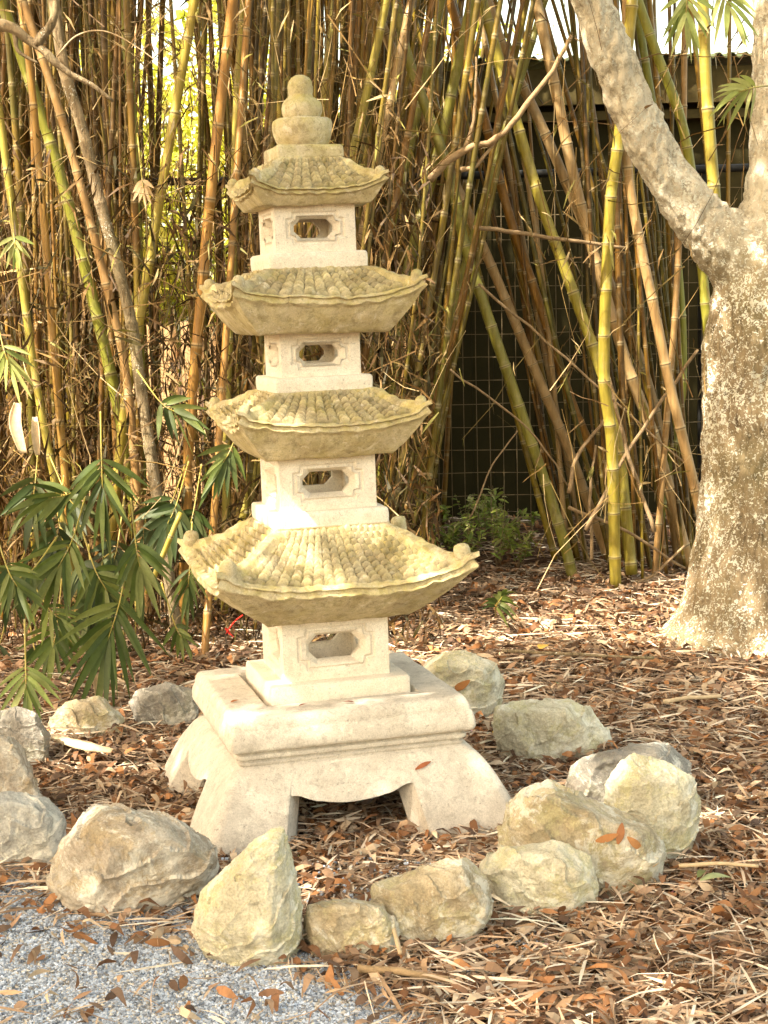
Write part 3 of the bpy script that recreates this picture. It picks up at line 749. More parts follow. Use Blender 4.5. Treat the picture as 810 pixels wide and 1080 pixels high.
# thicket culms nothing tells apart
TL = 'brown or olive culm among the crowded stems of the bamboo thicket'
for i in range(310):
    u = rb.random(); Y = 7.6+3.0*rb.random()**.8
    if i >= 262 and rb.random() < .5: continue
    if i < 262:
        bx_ = -60+500*u; fan = (bx_-170)/230
        tx_ = bx_+fan*48*(.6+.8*rb.random())+rb.gauss(0, 34)+(25 if bx_ > 330 else 0)
        if bx_ > 385:
            if rb.random() < .6: continue
            tx_ += 34
    else:
        bx_ = 640+150*u; tx_ = bx_+rb.gauss(-30, 45); Y = 8.9+1.0*rb.random()
        bx_ = min(bx_, 790)
    yb_ = topx((0, Y, 0))[1]
    # keep the bright gap left of centre thinner
    xm = bx_+(tx_-bx_)*.8
    if 145 < xm < 255 and rb.random() < .8: continue
    lean = rb.gauss(0, .12)
    p0 = at(bx_, yb_, Y); p2 = at(tx_, -40, Y+lean); p1 = (p0+p2)/2+Vector((rb.gauss(0, .035), rb.gauss(0, .05), 0)); p3 = p2+(p2-p1)*.6
    wpx = rb.choice([3, 3.5, 4, 4.5, 5, 5.5, 6.5, 7.5]); r_ = sz(wpx, 8.8)/2
    culm([p0, p1, p2, p3], r_, r_*.8, 'c_mix', TL, 'culms of the bamboo thicket', n=7)

for i in range(24):
    bx_ = rb.uniform(585, 745); Y = rb.uniform(9.25, 9.8); yb_ = topx((0, Y, 0))[1]+5; tx_ = bx_-rb.uniform(40, 190)
    p0 = at(bx_, yb_, Y); p2 = at(tx_, -40, Y); p1 = (p0+p2)/2+Vector((rb.gauss(.03, .05), 0, 0)); r_ = sz(rb.choice([3, 3.5, 4, 5, 6, 7]), 9.5)/2
    culm([p0, p1, p2, p2+(p2-p1)*.4], r_, r_*.8, rb.choice(['c_mix', 'c_mix', 'c_tan']), 'slim culm leaning up left across the dark shed between the pagoda and the tree', 'slim culms leaning across the shed', n=7)
# the far side of the clump, where no single stem can be told apart
mbk = MB()
for i in range(520):
    Y = 9.9+rb.random()*1.6; px = -90+560*rb.random(); b_ = at(px, 560, Y); r_ = rb.uniform(.012, .026)
    t_ = at(px+(px-180)/230*40+rb.gauss(0, 40), -60, Y+rb.gauss(0, .2)); m_ = (b_+t_)/2+Vector((rb.gauss(0, .06), 0, 0)); b_.z = -.05
    if 130 < topx(m_)[0]+rb.gauss(0, 8) < 255 and rb.random() < .88: continue
    if rb.random() < .2: continue
    if topx(t_)[0] > 440 and rb.random() < .7: continue
    mbk.tube([b_, m_, t_, t_+(t_-m_)*.5], [r_, r_, r_*.9, r_*.7], 6, caps=False)
tag(mbk.build('far_culms', M['c_mix'], smooth=180, uvs=True), 'mass of stems at the far side of the bamboo thicket', 'bamboo', kind='stuff')
# twigs : uncountable tangle
mb = MB(); rt = random.Random(4)
def twig(p, d, L, r_, c, bend=.25, seg=3, n=3):
    P_ = [p]; d = d.normalized()
    for k in range(seg):
        d = (d+Vector((rt.gauss(0, bend), rt.gauss(0, bend), rt.gauss(0, bend)))*.6).normalized(); P_.append(P_[-1]+d*L/seg)
    mb.tube(P_, [r_*(1-.6*k/seg) for k in range(seg+1)], n, c, caps=False)
    return P_
TW = [(.17, .10, .03), (.26, .17, .06), (.12, .065, .02), (.42, .31, .16), (.13, .09, .025), (.08, .045, .015)]
for i in range(2300):
    px = rt.random()*480-30 if rt.random() < .9 else 560+rt.random()*230
    Y = 7.1+rt.random()*2.8; py = -60+rt.random()*740
    if px > 250 and px < 560 and py > 560: continue
    p = at(px, py, Y)
    if p.z < .02: continue
    a = rt.random()*6.28; c = rt.choice(TW)
    P_ = twig(p, Vector((math.cos(a)*.6, math.sin(a)*.4, rt.gauss(.4, 1.1))), .15+.5*rt.random()**1.5, .0014+.0028*rt.random()**2, c)
    if rt.random() < .5:
        for q in P_[1:]:
            f = .6+.5*rt.random(); cc = rt.choice([(.40, .30, .15), (.28, .18, .08), (.18, .12, .04), (.22, .20, .05)]); cc = tuple(v*f for v in cc)
            leafquad(mb, q, rt.random()*6.28, .05+.09*rt.random(), .006+.009*rt.random(), rt.gauss(-.8, .5), rt.random()*3, cc, .1, 2)
# drooping dead leaf matter low in the clump
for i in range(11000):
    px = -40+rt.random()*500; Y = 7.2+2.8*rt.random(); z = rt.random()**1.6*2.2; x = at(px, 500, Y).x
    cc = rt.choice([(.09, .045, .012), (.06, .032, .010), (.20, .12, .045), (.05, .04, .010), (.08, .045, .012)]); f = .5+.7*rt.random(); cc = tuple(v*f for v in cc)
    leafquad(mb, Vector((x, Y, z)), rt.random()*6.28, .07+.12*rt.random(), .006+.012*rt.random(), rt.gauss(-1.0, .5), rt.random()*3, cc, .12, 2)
tag(mb.build('twig_tangle', M['twig'], colors=True), 'dry twigs and dead leaves tangled between the bamboo culms', 'twigs', kind='stuff')

# countable crossing sticks by the tree foot
st_list = [([(618, 560), (660, 480), (735, 370)], 5, 'grey-brown stick crossing up right by the tree foot'), ([(600, 535), (660, 560), (722, 600)], 4, 'thin brown stick slanting down right to the trunk foot'),
           ([(655, 622), (690, 605), (722, 575)], 4, 'bent grey stick curving up at the trunk foot'), ([(600, 520), (610, 480), (640, 440)], 5, 'short pale stick leaning right by the yellow culms'),
           ([(690, 560), (660, 470), (640, 390)], 5, 'brown stick between the two leaning tan culms'), ([(625, 590), (622, 520), (628, 470)], 4, 'pale grey thin stick standing beside the thick yellow culm'),
           ([(505, 300), (590, 372), (700, 470), (735, 500)], 3, 'long thin rusty stick crossing the shed wall'), ([(475, 390), (560, 455), (600, 515)], 2.5, 'thin arching dry stem across the dark wire fence'),
           ([(497, 545), (520, 490), (545, 455)], 2, 'thin stem rising right from the ground plants'), ([(500, 240), (580, 250), (660, 262)], 5, 'horizontal brown stick behind the slanting culms')]
for px_, w_, lb in st_list:
    s_ = MB(); P_ = bez([at(x, y, 8.75+.1*i) for i, (x, y) in enumerate(px_)], 14); o0 = P_[0].copy(); s_.tube([p-o0+Vector((.01*nz(p, 9), 0, .01*nz(p, 9, 4))) for p in P_], [sz(w_, 8.8)/2*(1-.3*i/14) for i in range(15)], 7)
    o = s_.build('stick', M['deadwood'], smooth=180); o.location = o0; tag(o, lb, 'stick', 'sticks crossing between the culms')
def stick3(name, pix, Ys, w_, mat, label, cat, branches=(), n=9, taper=.5):
    s_ = MB(); P_ = bez([at(x, y, Y) for (x, y), Y in zip(pix, Ys)], 24); o0 = P_[0].copy()
    s_.tube([p-o0+Vector((nz(p, 14), nz(p, 14, 3), nz(p, 14, 6)))*sz(w_, Ys[0])*.35 for p in P_], [sz(w_, Ys[0])/2*(1-taper*i/24)*(1+.2*nz(p, 20)) for i, p in enumerate(P_)], n)
    for pb, wb in branches:
        Q = bez([at(x, y, Y) for x, y, Y in pb], 14); s_.tube([p-o0+Vector((nz(p, 14), nz(p, 14, 3), nz(p, 14, 6)))*sz(wb, Ys[0])*.35 for p in Q], [sz(wb, Ys[0])/2*(1-.6*i/14) for i in range(15)], 7)
    o = s_.build(name, M[mat], smooth=180, uvs=True); o.location = o0; tag(o, label, cat); return o
stick3('dead_branch', [(453, 190), (470, 172), (492, 158), (520, 148), (538, 132), (575, 85), (603, 38)], [8.2]*7, 9, 'deadwood', 'broken pale dead branch caught among the culms above the black rail', 'branch',
       [([(490, 158, 8.2), (500, 120, 8.2), (503, 60, 8.2)], 5), ([(485, 180, 8.2), (505, 172, 8.2), (530, 138, 8.25)], 6)])
stick3('gnarled_branch', [(-20, 20), (15, 32), (40, 48), (62, 68), (90, 86), (120, 108)], [7.0]*6, 13, 'bark_dull', 'gnarled greyish branch poking in at the top left corner', 'branch',
       [([(40, 48, 7.0), (55, 20, 7.0), (60, -20, 7.0)], 12), ([(15, 32, 7), (20, 55, 7), (40, 66, 7)], 6)], taper=.75)
stick3('arched_twig', [(60, 60), (80, 38), (110, 33), (145, 50), (170, 68)], [7.1]*5, 2, 'palewood', 'thin pale twig arching over at the top left', 'twig')
def gstick(name, a, b_, w_, mat, label, cat, mid=None, z=.035):
    A, B = gr(*a, z), gr(*b_, z); s_ = MB(); Mi = gr(*mid, z+.01) if mid else (A+B)/2+Vector((0, 0, .006))
    P_ = bez([A, Mi, B], 16); s_.tube([p-A+Vector((0, .006*nz(p, 9), .004*nz(p, 13))) for p in P_], [sz(w_, A.y)/2*(1-.25*i/16)*(1+.15*nz(p, 30)) for i, p in enumerate(P_)], 9)
    o = s_.build(name, M[mat], smooth=180); o.location = A; tag(o, label, cat)
gstick('stick', (378, 1022), (474, 1034), 9, 'deadwood', 'short grey-brown stick lying at the bottom centre of the ground', 'stick', z=.02)
gstick('stick', (716, 912), (800, 914), 5, 'palewood', 'straight pale stick lying right of the upright lichened rock', 'stick')
gstick('stick', (530, 686), (690, 694), 4, 'bark_dull', 'long dark curved twig lying on the leaves behind the ring', 'twig', (600, 690))
gstick('stick', (410, 965), (422, 1005), 6, 'palewood', 'short pale stalk propped against the blocky tan rock', 'stick', z=.04)
gstick('stick', (700, 740), (760, 734), 5, 'palewood', 'pale straight straw stick on leaves below the trunk', 'stick')

# ---------------------------------------------------------------- wire fence, shed, board fence
FY = 10.2
f = empty('wire_fence', at(300, 600, FY)); f.location.z = 0; fo = f.location.copy()
tag(f, 'welded wire mesh fence with a black top rail behind the bamboo', 'fence')
x0, x1 = at(-60, 300, FY).x, at(880, 300, FY).x; zt = at(500, 186, FY).z
mb = MB(); x = x0
while x < x1:
    mb.tube([Vector((x, FY, 0))-fo, Vector((x+.006*math.sin(x*7), FY, zt/2))-fo, Vector((x, FY, zt))-fo], [.003]*3, 4, caps=False); x += .081
z = .05
while z < zt:
    mb.tube([Vector((x0+(x1-x0)*i/20, FY+.003, z+.004*math.sin(i*1.9+z*9)))-fo for i in range(21)], [.003]*21, 4, caps=False); z += .142
mb.build('wire_mesh', M['wire'], f)
mb = MB(); mb.tube([Vector((x0, FY-.02, zt+.01))-fo, Vector(((x0+x1)/2, FY-.02, zt))-fo, Vector((x1, FY-.02, zt+.02))-fo], [.024]*3, 12); mb.build('top_rail', M['black'], f, smooth=60)
for xx in (-1.95, 1.98):
    mb = MB(); mb.tube([Vector((xx, FY+.05, -.05))-fo, Vector((xx, FY+.05, zt+.05))-fo], [.03, .03], 12); mb.build('fence_post', M['black'], f, smooth=60)

def box(mb, x0, x1, y0, y1, z0, z1, o=Vector()):
    vs_ = [Vector((x, y, z))-o for x in (x0, x1) for y in (y0, y1) for z in (z0, z1)]
    mb.add(vs_, [[0, 1, 3, 2], [4, 6, 7, 5], [0, 4, 5, 1], [2, 3, 7, 6], [0, 2, 6, 4], [1, 5, 7, 3]])
SY = 11.8; sx0 = at(452, 300, SY).x; sx1 = 5.5; ztop = at(640, 66, SY).z
sh = empty('garden_shed', (sx0, SY, 0)); so_ = sh.location.copy(); tag(sh, 'dark green garden shed with corrugated roof behind the wire fence', 'shed')
mb = MB(); x = sx0
while x < sx1: box(mb, x, x+.148, SY+.01*(int(x*50) % 2), SY+.06, 0, ztop-.12, so_); x += .15
mb.build('wall', M['shed_wall'], sh)
mb = MB(); box(mb, sx0-.05, sx0, SY+.002, 15, 0, ztop-.12, so_); mb.build('side_wall', M['shed_wall'], sh)
mb = MB(); box(mb, sx0-.15, sx1, SY-.16, SY-.10, ztop-.30, ztop-.06, so_); mb.build('fascia_board', M['shed_trim'], sh)
mb = MB(); box(mb, sx0-.15, sx1, SY-.10, SY-.003, ztop-.40, ztop-.34, so_); mb.build('rafter_beam', M['shed_trim'], sh)
mb = MB(); nn = 560; vs_ = []; fs = []
for i in range(nn+1):
    xx = sx0-.25+(sx1-sx0+.3)*i/nn; zz = ztop+.018*math.cos((xx)*2*math.pi/.09)
    for yy, dz in ((SY-.26, 0), (15, .35)):
        for t in (0, -.006): vs_.append(Vector((xx, yy, zz+dz+t))-so_)
for i in range(nn):
    a = 4*i; b_ = a+4
    fs += [[a, b_, b_+2, a+2], [a+1, a+3, b_+3, b_+1], [a, a+1, b_+1, b_], [a+2, b_+2, b_+3, a+3]]
mb.add(vs_, fs); mb.build('roof', M['shed_roof'], sh)
# post at shed corner and board fence
mb = MB(); c_ = at(440, 540, 10.5); mb.tube([Vector((0, 0, -.1)), Vector((.003, 0, .9)), Vector((0, 0, 1.9))], [.055, .052, .05], 16)
o = mb.build('wooden_post', M['c_green'], smooth=60, uvs=True); o.location = (c_.x, c_.y, 0); tag(o, 'thick olive post standing at the left corner of the shed', 'post')
bf = empty('board_fence', (at(240, 500, 13).x, 13, 0)); bo = bf.location.copy(); tag(bf, 'sunlit orange-brown board fence with gaps seen behind the bamboo', 'fence')
x = at(-120, 400, 13).x; k = 0
while x < at(462, 400, 13).x:
    mb = MB(); wd = .13; box(mb, x, x+wd, 13, 13.025, 0.03, 1.42+.02*math.sin(k*2.3), bo); mb.build('board', M['wood'], bf); x += .165; k += 1
for z in (.35, 1.15):
    mb = MB(); box(mb, at(-130, 400, 13).x, at(462, 400, 13).x, 13.03, 13.07, z, z+.08, bo); mb.build('rail', M['wood'], bf)

# ---------------------------------------------------------------- tree
TY = 7.35
def treemesh():
    mb = MB()
    def tub(pix, n=20, seg=40):
        P_ = bez([at(x, y, Y) for x, y, Y, w_ in pix], seg); W = bez([Vector((sz(w_, Y)/2, 0, 0)) for x, y, Y, w_ in pix], seg)
        mb.tube(P_, [w_.x for w_ in W], n)
    tub([(826, 745, TY, 350), (826, 715, TY, 325), (826, 690, TY, 286), (828, 655, TY, 238), (828, 600, TY, 200), (830, 520, TY, 176), (830, 430, TY, 168), (828, 340, TY, 156), (832, 270, TY, 128), (840, 200, TY, 104), (845, 100, TY, 98), (850, -60, TY, 92), (852, -220, TY-.1, 80), (860, -420, TY-.2, 60)])
    tub([(838, 390, TY, 70), (812, 318, TY-.01, 88), (784, 272, TY-.03, 74), (747, 240, TY-.05, 55), (709, 190, TY-.08, 46), (674, 130, TY-.12, 42), (648, 62, TY-.16, 40), (620, -10, TY-.2, 39), (585, -110, TY-.3, 44), (540, -260, TY-.5, 36), (480, -420, TY-.8, 24)], 18)
    me = bpy.data.meshes.new('t'); me.from_pydata(mb.v, [], mb.f); return me
tb = Vector((at(828, 700, TY).x, TY, 0))
tree = empty('garden_tree', tb); tag(tree, 'large tree with pale lichen-spotted bark forking at the right edge', 'tree')
def bdisp(p, n):
    q = Vector((p.x*22+2*noise.noise(p*4), p.y*22, p.z*6)); d = .022*(.5-abs(noise.noise(q)))*1.3+.012*noise.noise(q*2.1)+.022*nz(p, 2.5)+.012*nz(p, 6)
    return p+n*d
tr = remesh(None, .012, 'trunk', 'bark', disp=bdisp, raw=treemesh(), smooth_it=8)
tr.data.transform(Matrix.Translation(-tb))
tr.parent = tree

# crown: unseen foliage overhead, spread out to shade the place
def foliage(n, centers, size, cols, seed, width=.38):
    r_ = random.Random(seed); mb = MB()
    for _ in range(n):
        c, rad, sq = r_.choice(centers)
        d = Vector((r_.gauss(0, 1), r_.gauss(0, 1), r_.gauss(0, 1))).normalized()*rad*r_.random()**.45; d.z *= sq; p = Vector(c)+d
        cc = r_.choice(cols); f = .7+.6*r_.random(); L = size*(.6+.8*r_.random())
        leafquad(mb, p, r_.random()*6.28, L, L*width, r_.gauss(-.2, .6), r_.gauss(0, .6), tuple(v*f for v in cc), .1, 2)
    return mb
GRN = [(.10, .15, .03), (.14, .18, .04), (.08, .12, .03), (.20, .22, .05)]
rc = random.Random(77); cen = []
for i in range(44):
    x = rc.uniform(-7.0, 4.0); y = rc.uniform(4.6, 8.5); cen.append(((x, y, rc.uniform(4.5, 6.2)), rc.uniform(.6, 1.0), .5))
mb = foliage(7000, cen, .17, GRN, 5)
cen = []
for i in range(8):
    for j in range(6):
        cen.append(((-6.2+i*.95+rc.gauss(0, .2), -.6+j*.95+rc.gauss(0, .2), rc.uniform(4.6, 5.8)), rc.uniform(.6, .9), .45))  # dense leaf clusters added across the sun's path to shade the pagoda
m2 = foliage(20000, cen, .19, GRN, 15, .45); mb.add(m2.v, m2.f); mb.c[-len(m2.c):] = m2.c
mb.v = [tuple(Vector(v)-tb) for v in mb.v]
mb.build('crown', M['leaf'], tree, colors=True)
# bamboo foliage at the top of the clump
cen = []
for i in range(40): cen.append(((rc.uniform(-3.2, .8), rc.uniform(7.8, 10.5), rc.uniform(4.2, 5.6)), rc.uniform(.4, .8), .7))
mb = foliage(11000, cen, .16, [(.16, .18, .04), (.22, .22, .06), (.30, .27, .08)], 6, .14)
tag(mb.build('bamboo_foliage', M['leaf'], colors=True), 'leafy green top of the bamboo thicket', 'foliage', kind='stuff')
# sunlit bushes beyond the bamboo
def bush(name, c, rad, n, cols, label, seed, group=None, size=.17):
    r_ = random.Random(seed); cs = [(Vector((r_.uniform(-1, 1)*rad, r_.uniform(-.5, .5)*rad, rad*.5+r_.random()*rad*1.3)), rad*r_.uniform(.35, .55), .9) for _ in range(9)]
    e = empty(name, c); tag(e, label, 'bush', group)
    foliage(n, cs, size, cols, seed).build('crown', M['hedge'], e, colors=True)
    mb = MB(); 
    for k in range(5):
        a = k*1.3; mb.tube([Vector((0, 0, -.05)), Vector((math.cos(a)*rad*.2, math.sin(a)*rad*.2, rad*.5)), Vector((math.cos(a)*rad*.5, math.sin(a)*rad*.4, rad*1.2))], [.04, .03, .01], 7)
    mb.build('stems', M['deadwood'], e, smooth=180)
YG = [(.50, .50, .06), (.60, .56, .10), (.40, .44, .05), (.64, .58, .16)]
for i, (px, Y, rad, lb) in enumerate([(30, 16, 2.0, 'sunlit yellow-green bush far behind the left edge of the thicket'), (190, 15.2, 2.1, 'brightest yellow-green bush glowing through the gap in the thicket'), (330, 16.5, 2.0, 'sunlit bush glimpsed behind the finial'), (-120, 17, 2.0, 'yellow-green bush beyond the far left of the thicket')]):
    c = at(px, 450, Y); bush('garden_bush', (c.x, Y, 0), rad, 6500, YG, lb, 30+i, 'sunlit bushes beyond the bamboo')

# ---------------------------------------------------------------- leaf sprays in front
def blade(mb, p, d, s_, L, W, c, droop=.25, seg=7):
    d = d.normalized(); s_ = (s_-d*s_.dot(d)).normalized(); vs_ = []; fs = []
    for i in range(seg+1):
        t = i/seg; wv = W*(math.sin(math.pi*(t**.75)))**.85*.5+.0006; q = p+d*L*t+Vector((0, 0, -1))*droop*L*t*t; u = d.cross(s_)
        vs_ += [q-s_*wv+u*wv*.25, q, q+s_*wv+u*wv*.25]
    for i in range(seg):
        a = 3*i; fs += [[a, a+1, a+4, a+3], [a+1, a+2, a+5, a+4]]
    mb.add(vs_, fs, None, c)
def spray(px, py, Y, ang, L, n, spread, label, cols, W=.028, seed=0, stem=None, name='bamboo_spray', droop=.2, group='leafy sprays of bamboo'):
    """fan of lance leaves; ang = direction in the picture plane (deg, 0 right, -90 down)"""
    r_ = random.Random(seed); p0 = at(px, py, Y); e = empty(name, p0); tag(e, label, 'bamboo leaves', group)
    st = stem or (px-30*math.cos(R(ang)), py+30*math.sin(R(ang))-20)
    s0 = at(st[0], st[1], Y+.15)-p0; mb = MB(); ax = Vector((math.cos(R(ang)), -.25, math.sin(R(ang)))).normalized(); tip = ax*L*.45
    P_ = bez([s0, Vector(), tip], 12); mb.tube(P_, [.004*(1-.6*i/12) for i in range(13)], 6); mb.build('stem', M['c_yellow'], e, smooth=180, uvs=True)
    n = int(n*1.6)
    for k in range(n):
        u = k/(n-1)*2-1; a = R(ang+u*spread+r_.gauss(0, 5)); base = tip*(1-abs(u))*1.0
        d = Vector((math.cos(a), -.35+r_.gauss(0, .3), math.sin(a))); LL = L*(.62+.38*(1-abs(u)))*(.85+.3*r_.random())*(1-.25*(1-abs(u))); c = r_.choice(cols); f = .8+.4*r_.random()
        lb = MB(); side = Vector((-math.sin(a), r_.gauss(0, .5), math.cos(a))); blade(lb, base, d, side, LL, W*(.8+.4*r_.random()), tuple(v*f for v in c), droop)
        lb.build('leaf', M['leaf'], e, smooth=180, colors=True)
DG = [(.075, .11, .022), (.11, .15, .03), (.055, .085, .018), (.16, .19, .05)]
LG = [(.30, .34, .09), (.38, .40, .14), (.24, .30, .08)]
SP = [(107, 484, 6.5, -88, .30, 10, 62, 'spray of leaves hanging highest in the left clump of foliage', DG), (76, 570, 6.4, -118, .30, 10, 58, 'spray of leaves left of centre below the highest spray', DG),
      (143, 572, 6.45, -80, .26, 9, 62, 'spray of leaves right of centre near the yellow stalk', DG), (126, 636, 6.3, -108, .36, 12, 62, 'largest fan of dark leaves pointing down left above the flat olive rock', DG),
      (27, 703, 5.6, -88, .20, 9, 66, 'pale green fan of leaves drooping over the rocks at lower left', LG+DG), (35, 600, 6.2, -150, .18, 8, 60, 'small spray of leaves near the left edge of the foliage', DG),
      (8, 600, 6.0, -60, .18, 8, 70, 'small spray at the very left edge level with the lowest roof', DG), (50, 640, 6.5, -40, .2, 8, 60, 'small pale-edged spray beside the white stalk', LG+DG),
      (130, 715, 6.7, -90, .16, 7, 70, 'small dark spray low beside the dark grey rock', DG), (200, 600, 6.9, -95, .2, 7, 45, 'dark leaves hanging behind the lowest roof corner', DG),
      (170, 425, 7.0, -30, .22, 7, 60, 'spray high in the thicket left of the second roof from the ground', DG), (245, 470, 7.0, -120, .22, 7, 50, 'leaves hanging just behind the left corner of the second roof', DG),
      (3, 365, 6.8, -70, .2, 7, 60, 'spray of leaves at the left edge, halfway up the thicket', LG), (75, 520, 6.8, -170, .24, 7, 40, 'spray reaching left above the main fans', DG),
      (100, 600, 6.7, -60, .26, 9, 70, 'shaded spray behind the two middle fans', DG), (185, 660, 6.9, -60, .14, 6, 70, 'tiny dark spray near the red ribbon', DG), (60, 660, 6.8, -100, .24, 9, 70, 'shaded spray behind the largest fan', DG),
      (15, 250, 6.9, -80, .12, 6, 70, 'small tuft of yellowish leaves high at the left edge', LG), (150, 190, 7.2, -80, .1, 5, 60, 'hanging tuft of dry leaves before the bright gap', [(.5, .36, .2)])]
rp0 = random.Random(8)
for i, (px, py, Y, an, L, n, spd, lb, cc) in enumerate(SP):
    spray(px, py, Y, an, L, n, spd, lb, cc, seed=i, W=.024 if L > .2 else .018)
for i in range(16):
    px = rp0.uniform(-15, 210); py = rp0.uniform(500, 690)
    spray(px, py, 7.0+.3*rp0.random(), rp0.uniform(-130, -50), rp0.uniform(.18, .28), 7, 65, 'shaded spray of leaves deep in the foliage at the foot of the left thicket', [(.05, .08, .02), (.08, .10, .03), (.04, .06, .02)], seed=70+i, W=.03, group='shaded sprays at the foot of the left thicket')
spray(797, 92, 6.3, -165, .17, 8, 60, 'pale yellow-green spray across the upper trunk at the right edge', LG, W=.017, seed=50, stem=(815, 90), droop=.35)
spray(725, -8, 6.6, -95, .22, 9, 60, 'pale leaves hanging from the top edge in the tree fork', LG, W=.019, seed=51, stem=(735, -60), droop=.2)
spray(762, -12, 6.4, -70, .22, 6, 45, 'yellow-green leaves hanging at the top right corner', LG, W=.02, seed=52, stem=(765, -60), droop=.2)
spray(523, 640, 7.6, 60, .15, 9, 90, 'small bright green tuft rising from leaves right of the lowest roof', DG, W=.02, seed=53, stem=(523, 650), name='ground_plant', droop=.6, group='small plants on the ground')

# low ground plants behind the ring
rp = random.Random(12)
for i in range(34):
    px = 430+rp.random()*135; py = 548+rp.random()*52
    g0 = gr(px, py); e = empty('ground_plant', g0); tag(e, 'small leafy green plant in the low patch in front of the wire fence', 'plant', 'ground plants by the wire fence')
    mb = MB(); h = .12+.20*rp.random(); ml = MB()
    for s_ in range(4):
        a = rp.random()*6.28; d = Vector((math.cos(a)*.35, math.sin(a)*.35, 1)).normalized(); P_ = [Vector(), d*h*.5, d*h]; mb.tube(P_, [.003, .002, .001], 5)
        for q in range(8):
            t = .25+.75*q/8; b_ = rp.random()*6.28; cc = rp.choice([(.40, .46, .08), (.30, .38, .07), (.55, .56, .22), (.20, .27, .05)])
            leafquad(ml, d*h*t+Vector((math.cos(b_), math.sin(b_), 0))*.02, b_, .05+.03*rp.random(), .022, rp.gauss(.1, .4), rp.gauss(0, .4), cc, .1, 3)
    mb.build('stem', M['deadwood'], e, smooth=180); ml.build('leaves', M['leaf'], e, colors=True)

# ---------------------------------------------------------------- small things
def curl(name, pts, w_, mat, label, cat, rz=0, amt=2.2, L=None):
    P_ = bez(pts, 14); o0 = P_[0].copy(); mb = MB(); vs_ = []; fs = []; n = 9
    for i, p in enumerate(P_):
        d = (P_[min(i+1, 14)]-P_[max(i-1, 0)]).normalized(); s_ = d.cross(Vector((0, 0, 1))).normalized() if abs(d.z) < .9 else Vector((1, 0, 0)); u = s_.cross(d)
        r_ = w_*(.35+.65*math.sin(math.pi*(.12+.76*i/14)))
        for k in range(n):
            a = (k/(n-1)-.5)*amt; vs_.append(p-o0+s_*math.sin(a)*r_+u*(1-math.cos(a))*r_*-1+Vector((0, 0, .003*nz(p, 30, k))))
    for i in range(14):
        for k in range(n-1): fs.append([i*n+k, i*n+k+1, (i+1)*n+k+1, (i+1)*n+k])
    mb.add(vs_, fs); o = mb.build(name, M[mat], smooth=180); o.location = o0
    md = o.modifiers.new('solid', 'SOLIDIFY'); md.thickness = .0015
    tag(o, label, cat); return o
curl('bamboo_sheath', [gr(55, 774, .05), gr(85, 782, .05), gr(120, 790, .04)], .03, 'palewood', 'curled cream bamboo sheath lying before the flat olive rock', 'sheath')
curl('bamboo_sheath', [at(19, 425, 6.9), at(17, 448, 6.87), at(25, 478, 6.85)], .030, 'palewood', 'broad cream bamboo sheath hanging at the left edge', 'sheath')
curl('bamboo_sheath', [at(37, 440, 6.95), at(38, 458, 6.92), at(40, 480, 6.9)], .02, 'palewood', 'narrow cream sheath hanging beside the broad one', 'sheath')
curl('bamboo_sheath', [at(93, 700, 6.3), at(103, 714, 6.3), at(104, 735, 6.3)], .022, 'palewood', 'pale sheath standing behind the fan of leaves by the olive rock', 'sheath')
curl('red_ribbon', [at(238, 668, 6.9), at(246, 656, 6.9), at(256, 648, 6.9)], .022, 'red', 'bit of red ribbon caught on stems left of the lowest lantern', 'ribbon', amt=1.2)
curl('red_ribbon', [at(238, 662, 6.92), at(242, 667, 6.9), at(247, 672, 6.9)], .015, 'red', 'smaller scrap of red below the bit of red ribbon', 'ribbon', amt=1.2)
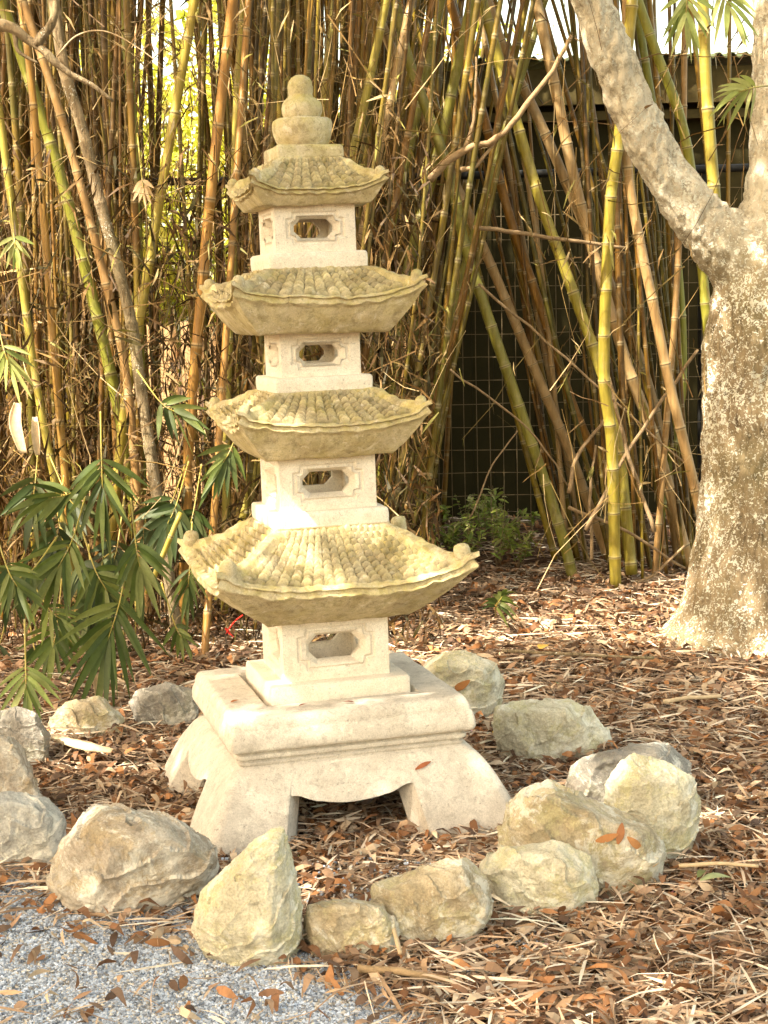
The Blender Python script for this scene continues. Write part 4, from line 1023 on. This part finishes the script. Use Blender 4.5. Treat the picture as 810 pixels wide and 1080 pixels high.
def oneleaf(p, ang, L, W, c, label, tilt=0, roll=0, curlv=.12):
    mb = MB(); leafquad(mb, Vector((0, 0, 0)), ang, L, W, tilt, roll, c, curlv, 6)
    o = mb.build('fallen_leaf', M['litter'], smooth=180, colors=True); o.location = p; tag(o, label, 'leaf', 'single fallen leaves'); return o
oneleaf(gr(530, 772, .03), .4, .075, .045, (.75, .50, .06), 'bright yellow fallen leaf at the left end of the mossy rock')
oneleaf(gr(573, 683, .03), 1.2, .08, .05, (.75, .50, .12), 'ochre fallen leaf on the litter behind the mossy rock')
oneleaf(gr(755, 928, .03), .2, .085, .04, (.36, .40, .20), 'pale green fallen leaf right of the upright lichened rock')
oneleaf(gr(740, 922, .04), 1.1, .06, .02, (.12, .14, .05), 'dark green fallen leaf touching the pale green one')
oneleaf(gr(688, 912, .05), 1.3, .05, .035, (.62, .30, .05), 'orange fallen leaf at the foot of the upright lichened rock')
bpy.context.view_layer.update(); dgr = bpy.context.evaluated_depsgraph_get()
def land(px, py, ang, L, W, c, label):
    # drop the leaf on the surface it lies on and lay it along that surface
    ok, loc, nrm, *_ = scene.ray_cast(dgr, Vector((0, 0, CAMH)), ray(px, py).normalized())
    o = oneleaf(loc+nrm*.004, ang, L, W, c, label, 0, 0, .08); o.rotation_mode = 'QUATERNION'; o.rotation_quaternion = Vector(nrm).to_track_quat('Z', 'Y')
LF = [(446, 808, .4, .055, .014, (.36, .12, .05), 'brown leaf stuck on the front of the footed pagoda base'),
      (248, 741, 1.6, .03, .018, (.36, .14, .05), 'russet leaf on the left of the base slab'),
      (640, 883, .3, .06, .020, (.42, .19, .07), 'left dry leaf on the broad tan rock'), (653, 879, 1.2, .055, .022, (.36, .15, .06), 'middle dry leaf on the broad tan rock'),
      (668, 888, 2.4, .06, .020, (.45, .22, .09), 'right dry leaf on the broad tan rock'), (487, 722, .6, .08, .03, (.42, .19, .07), 'dry leaf in the hollow of the mossy rock')]
for a_ in LF: land(*a_)
for px, py, lb in ((320, 745, 'dark red leaf in the base slab groove, left of the other'), (368, 742, 'dark red leaf in the base slab groove, right of the other')):
    land(px, py, .3, .035, .014, (.22, .08, .05), lb)
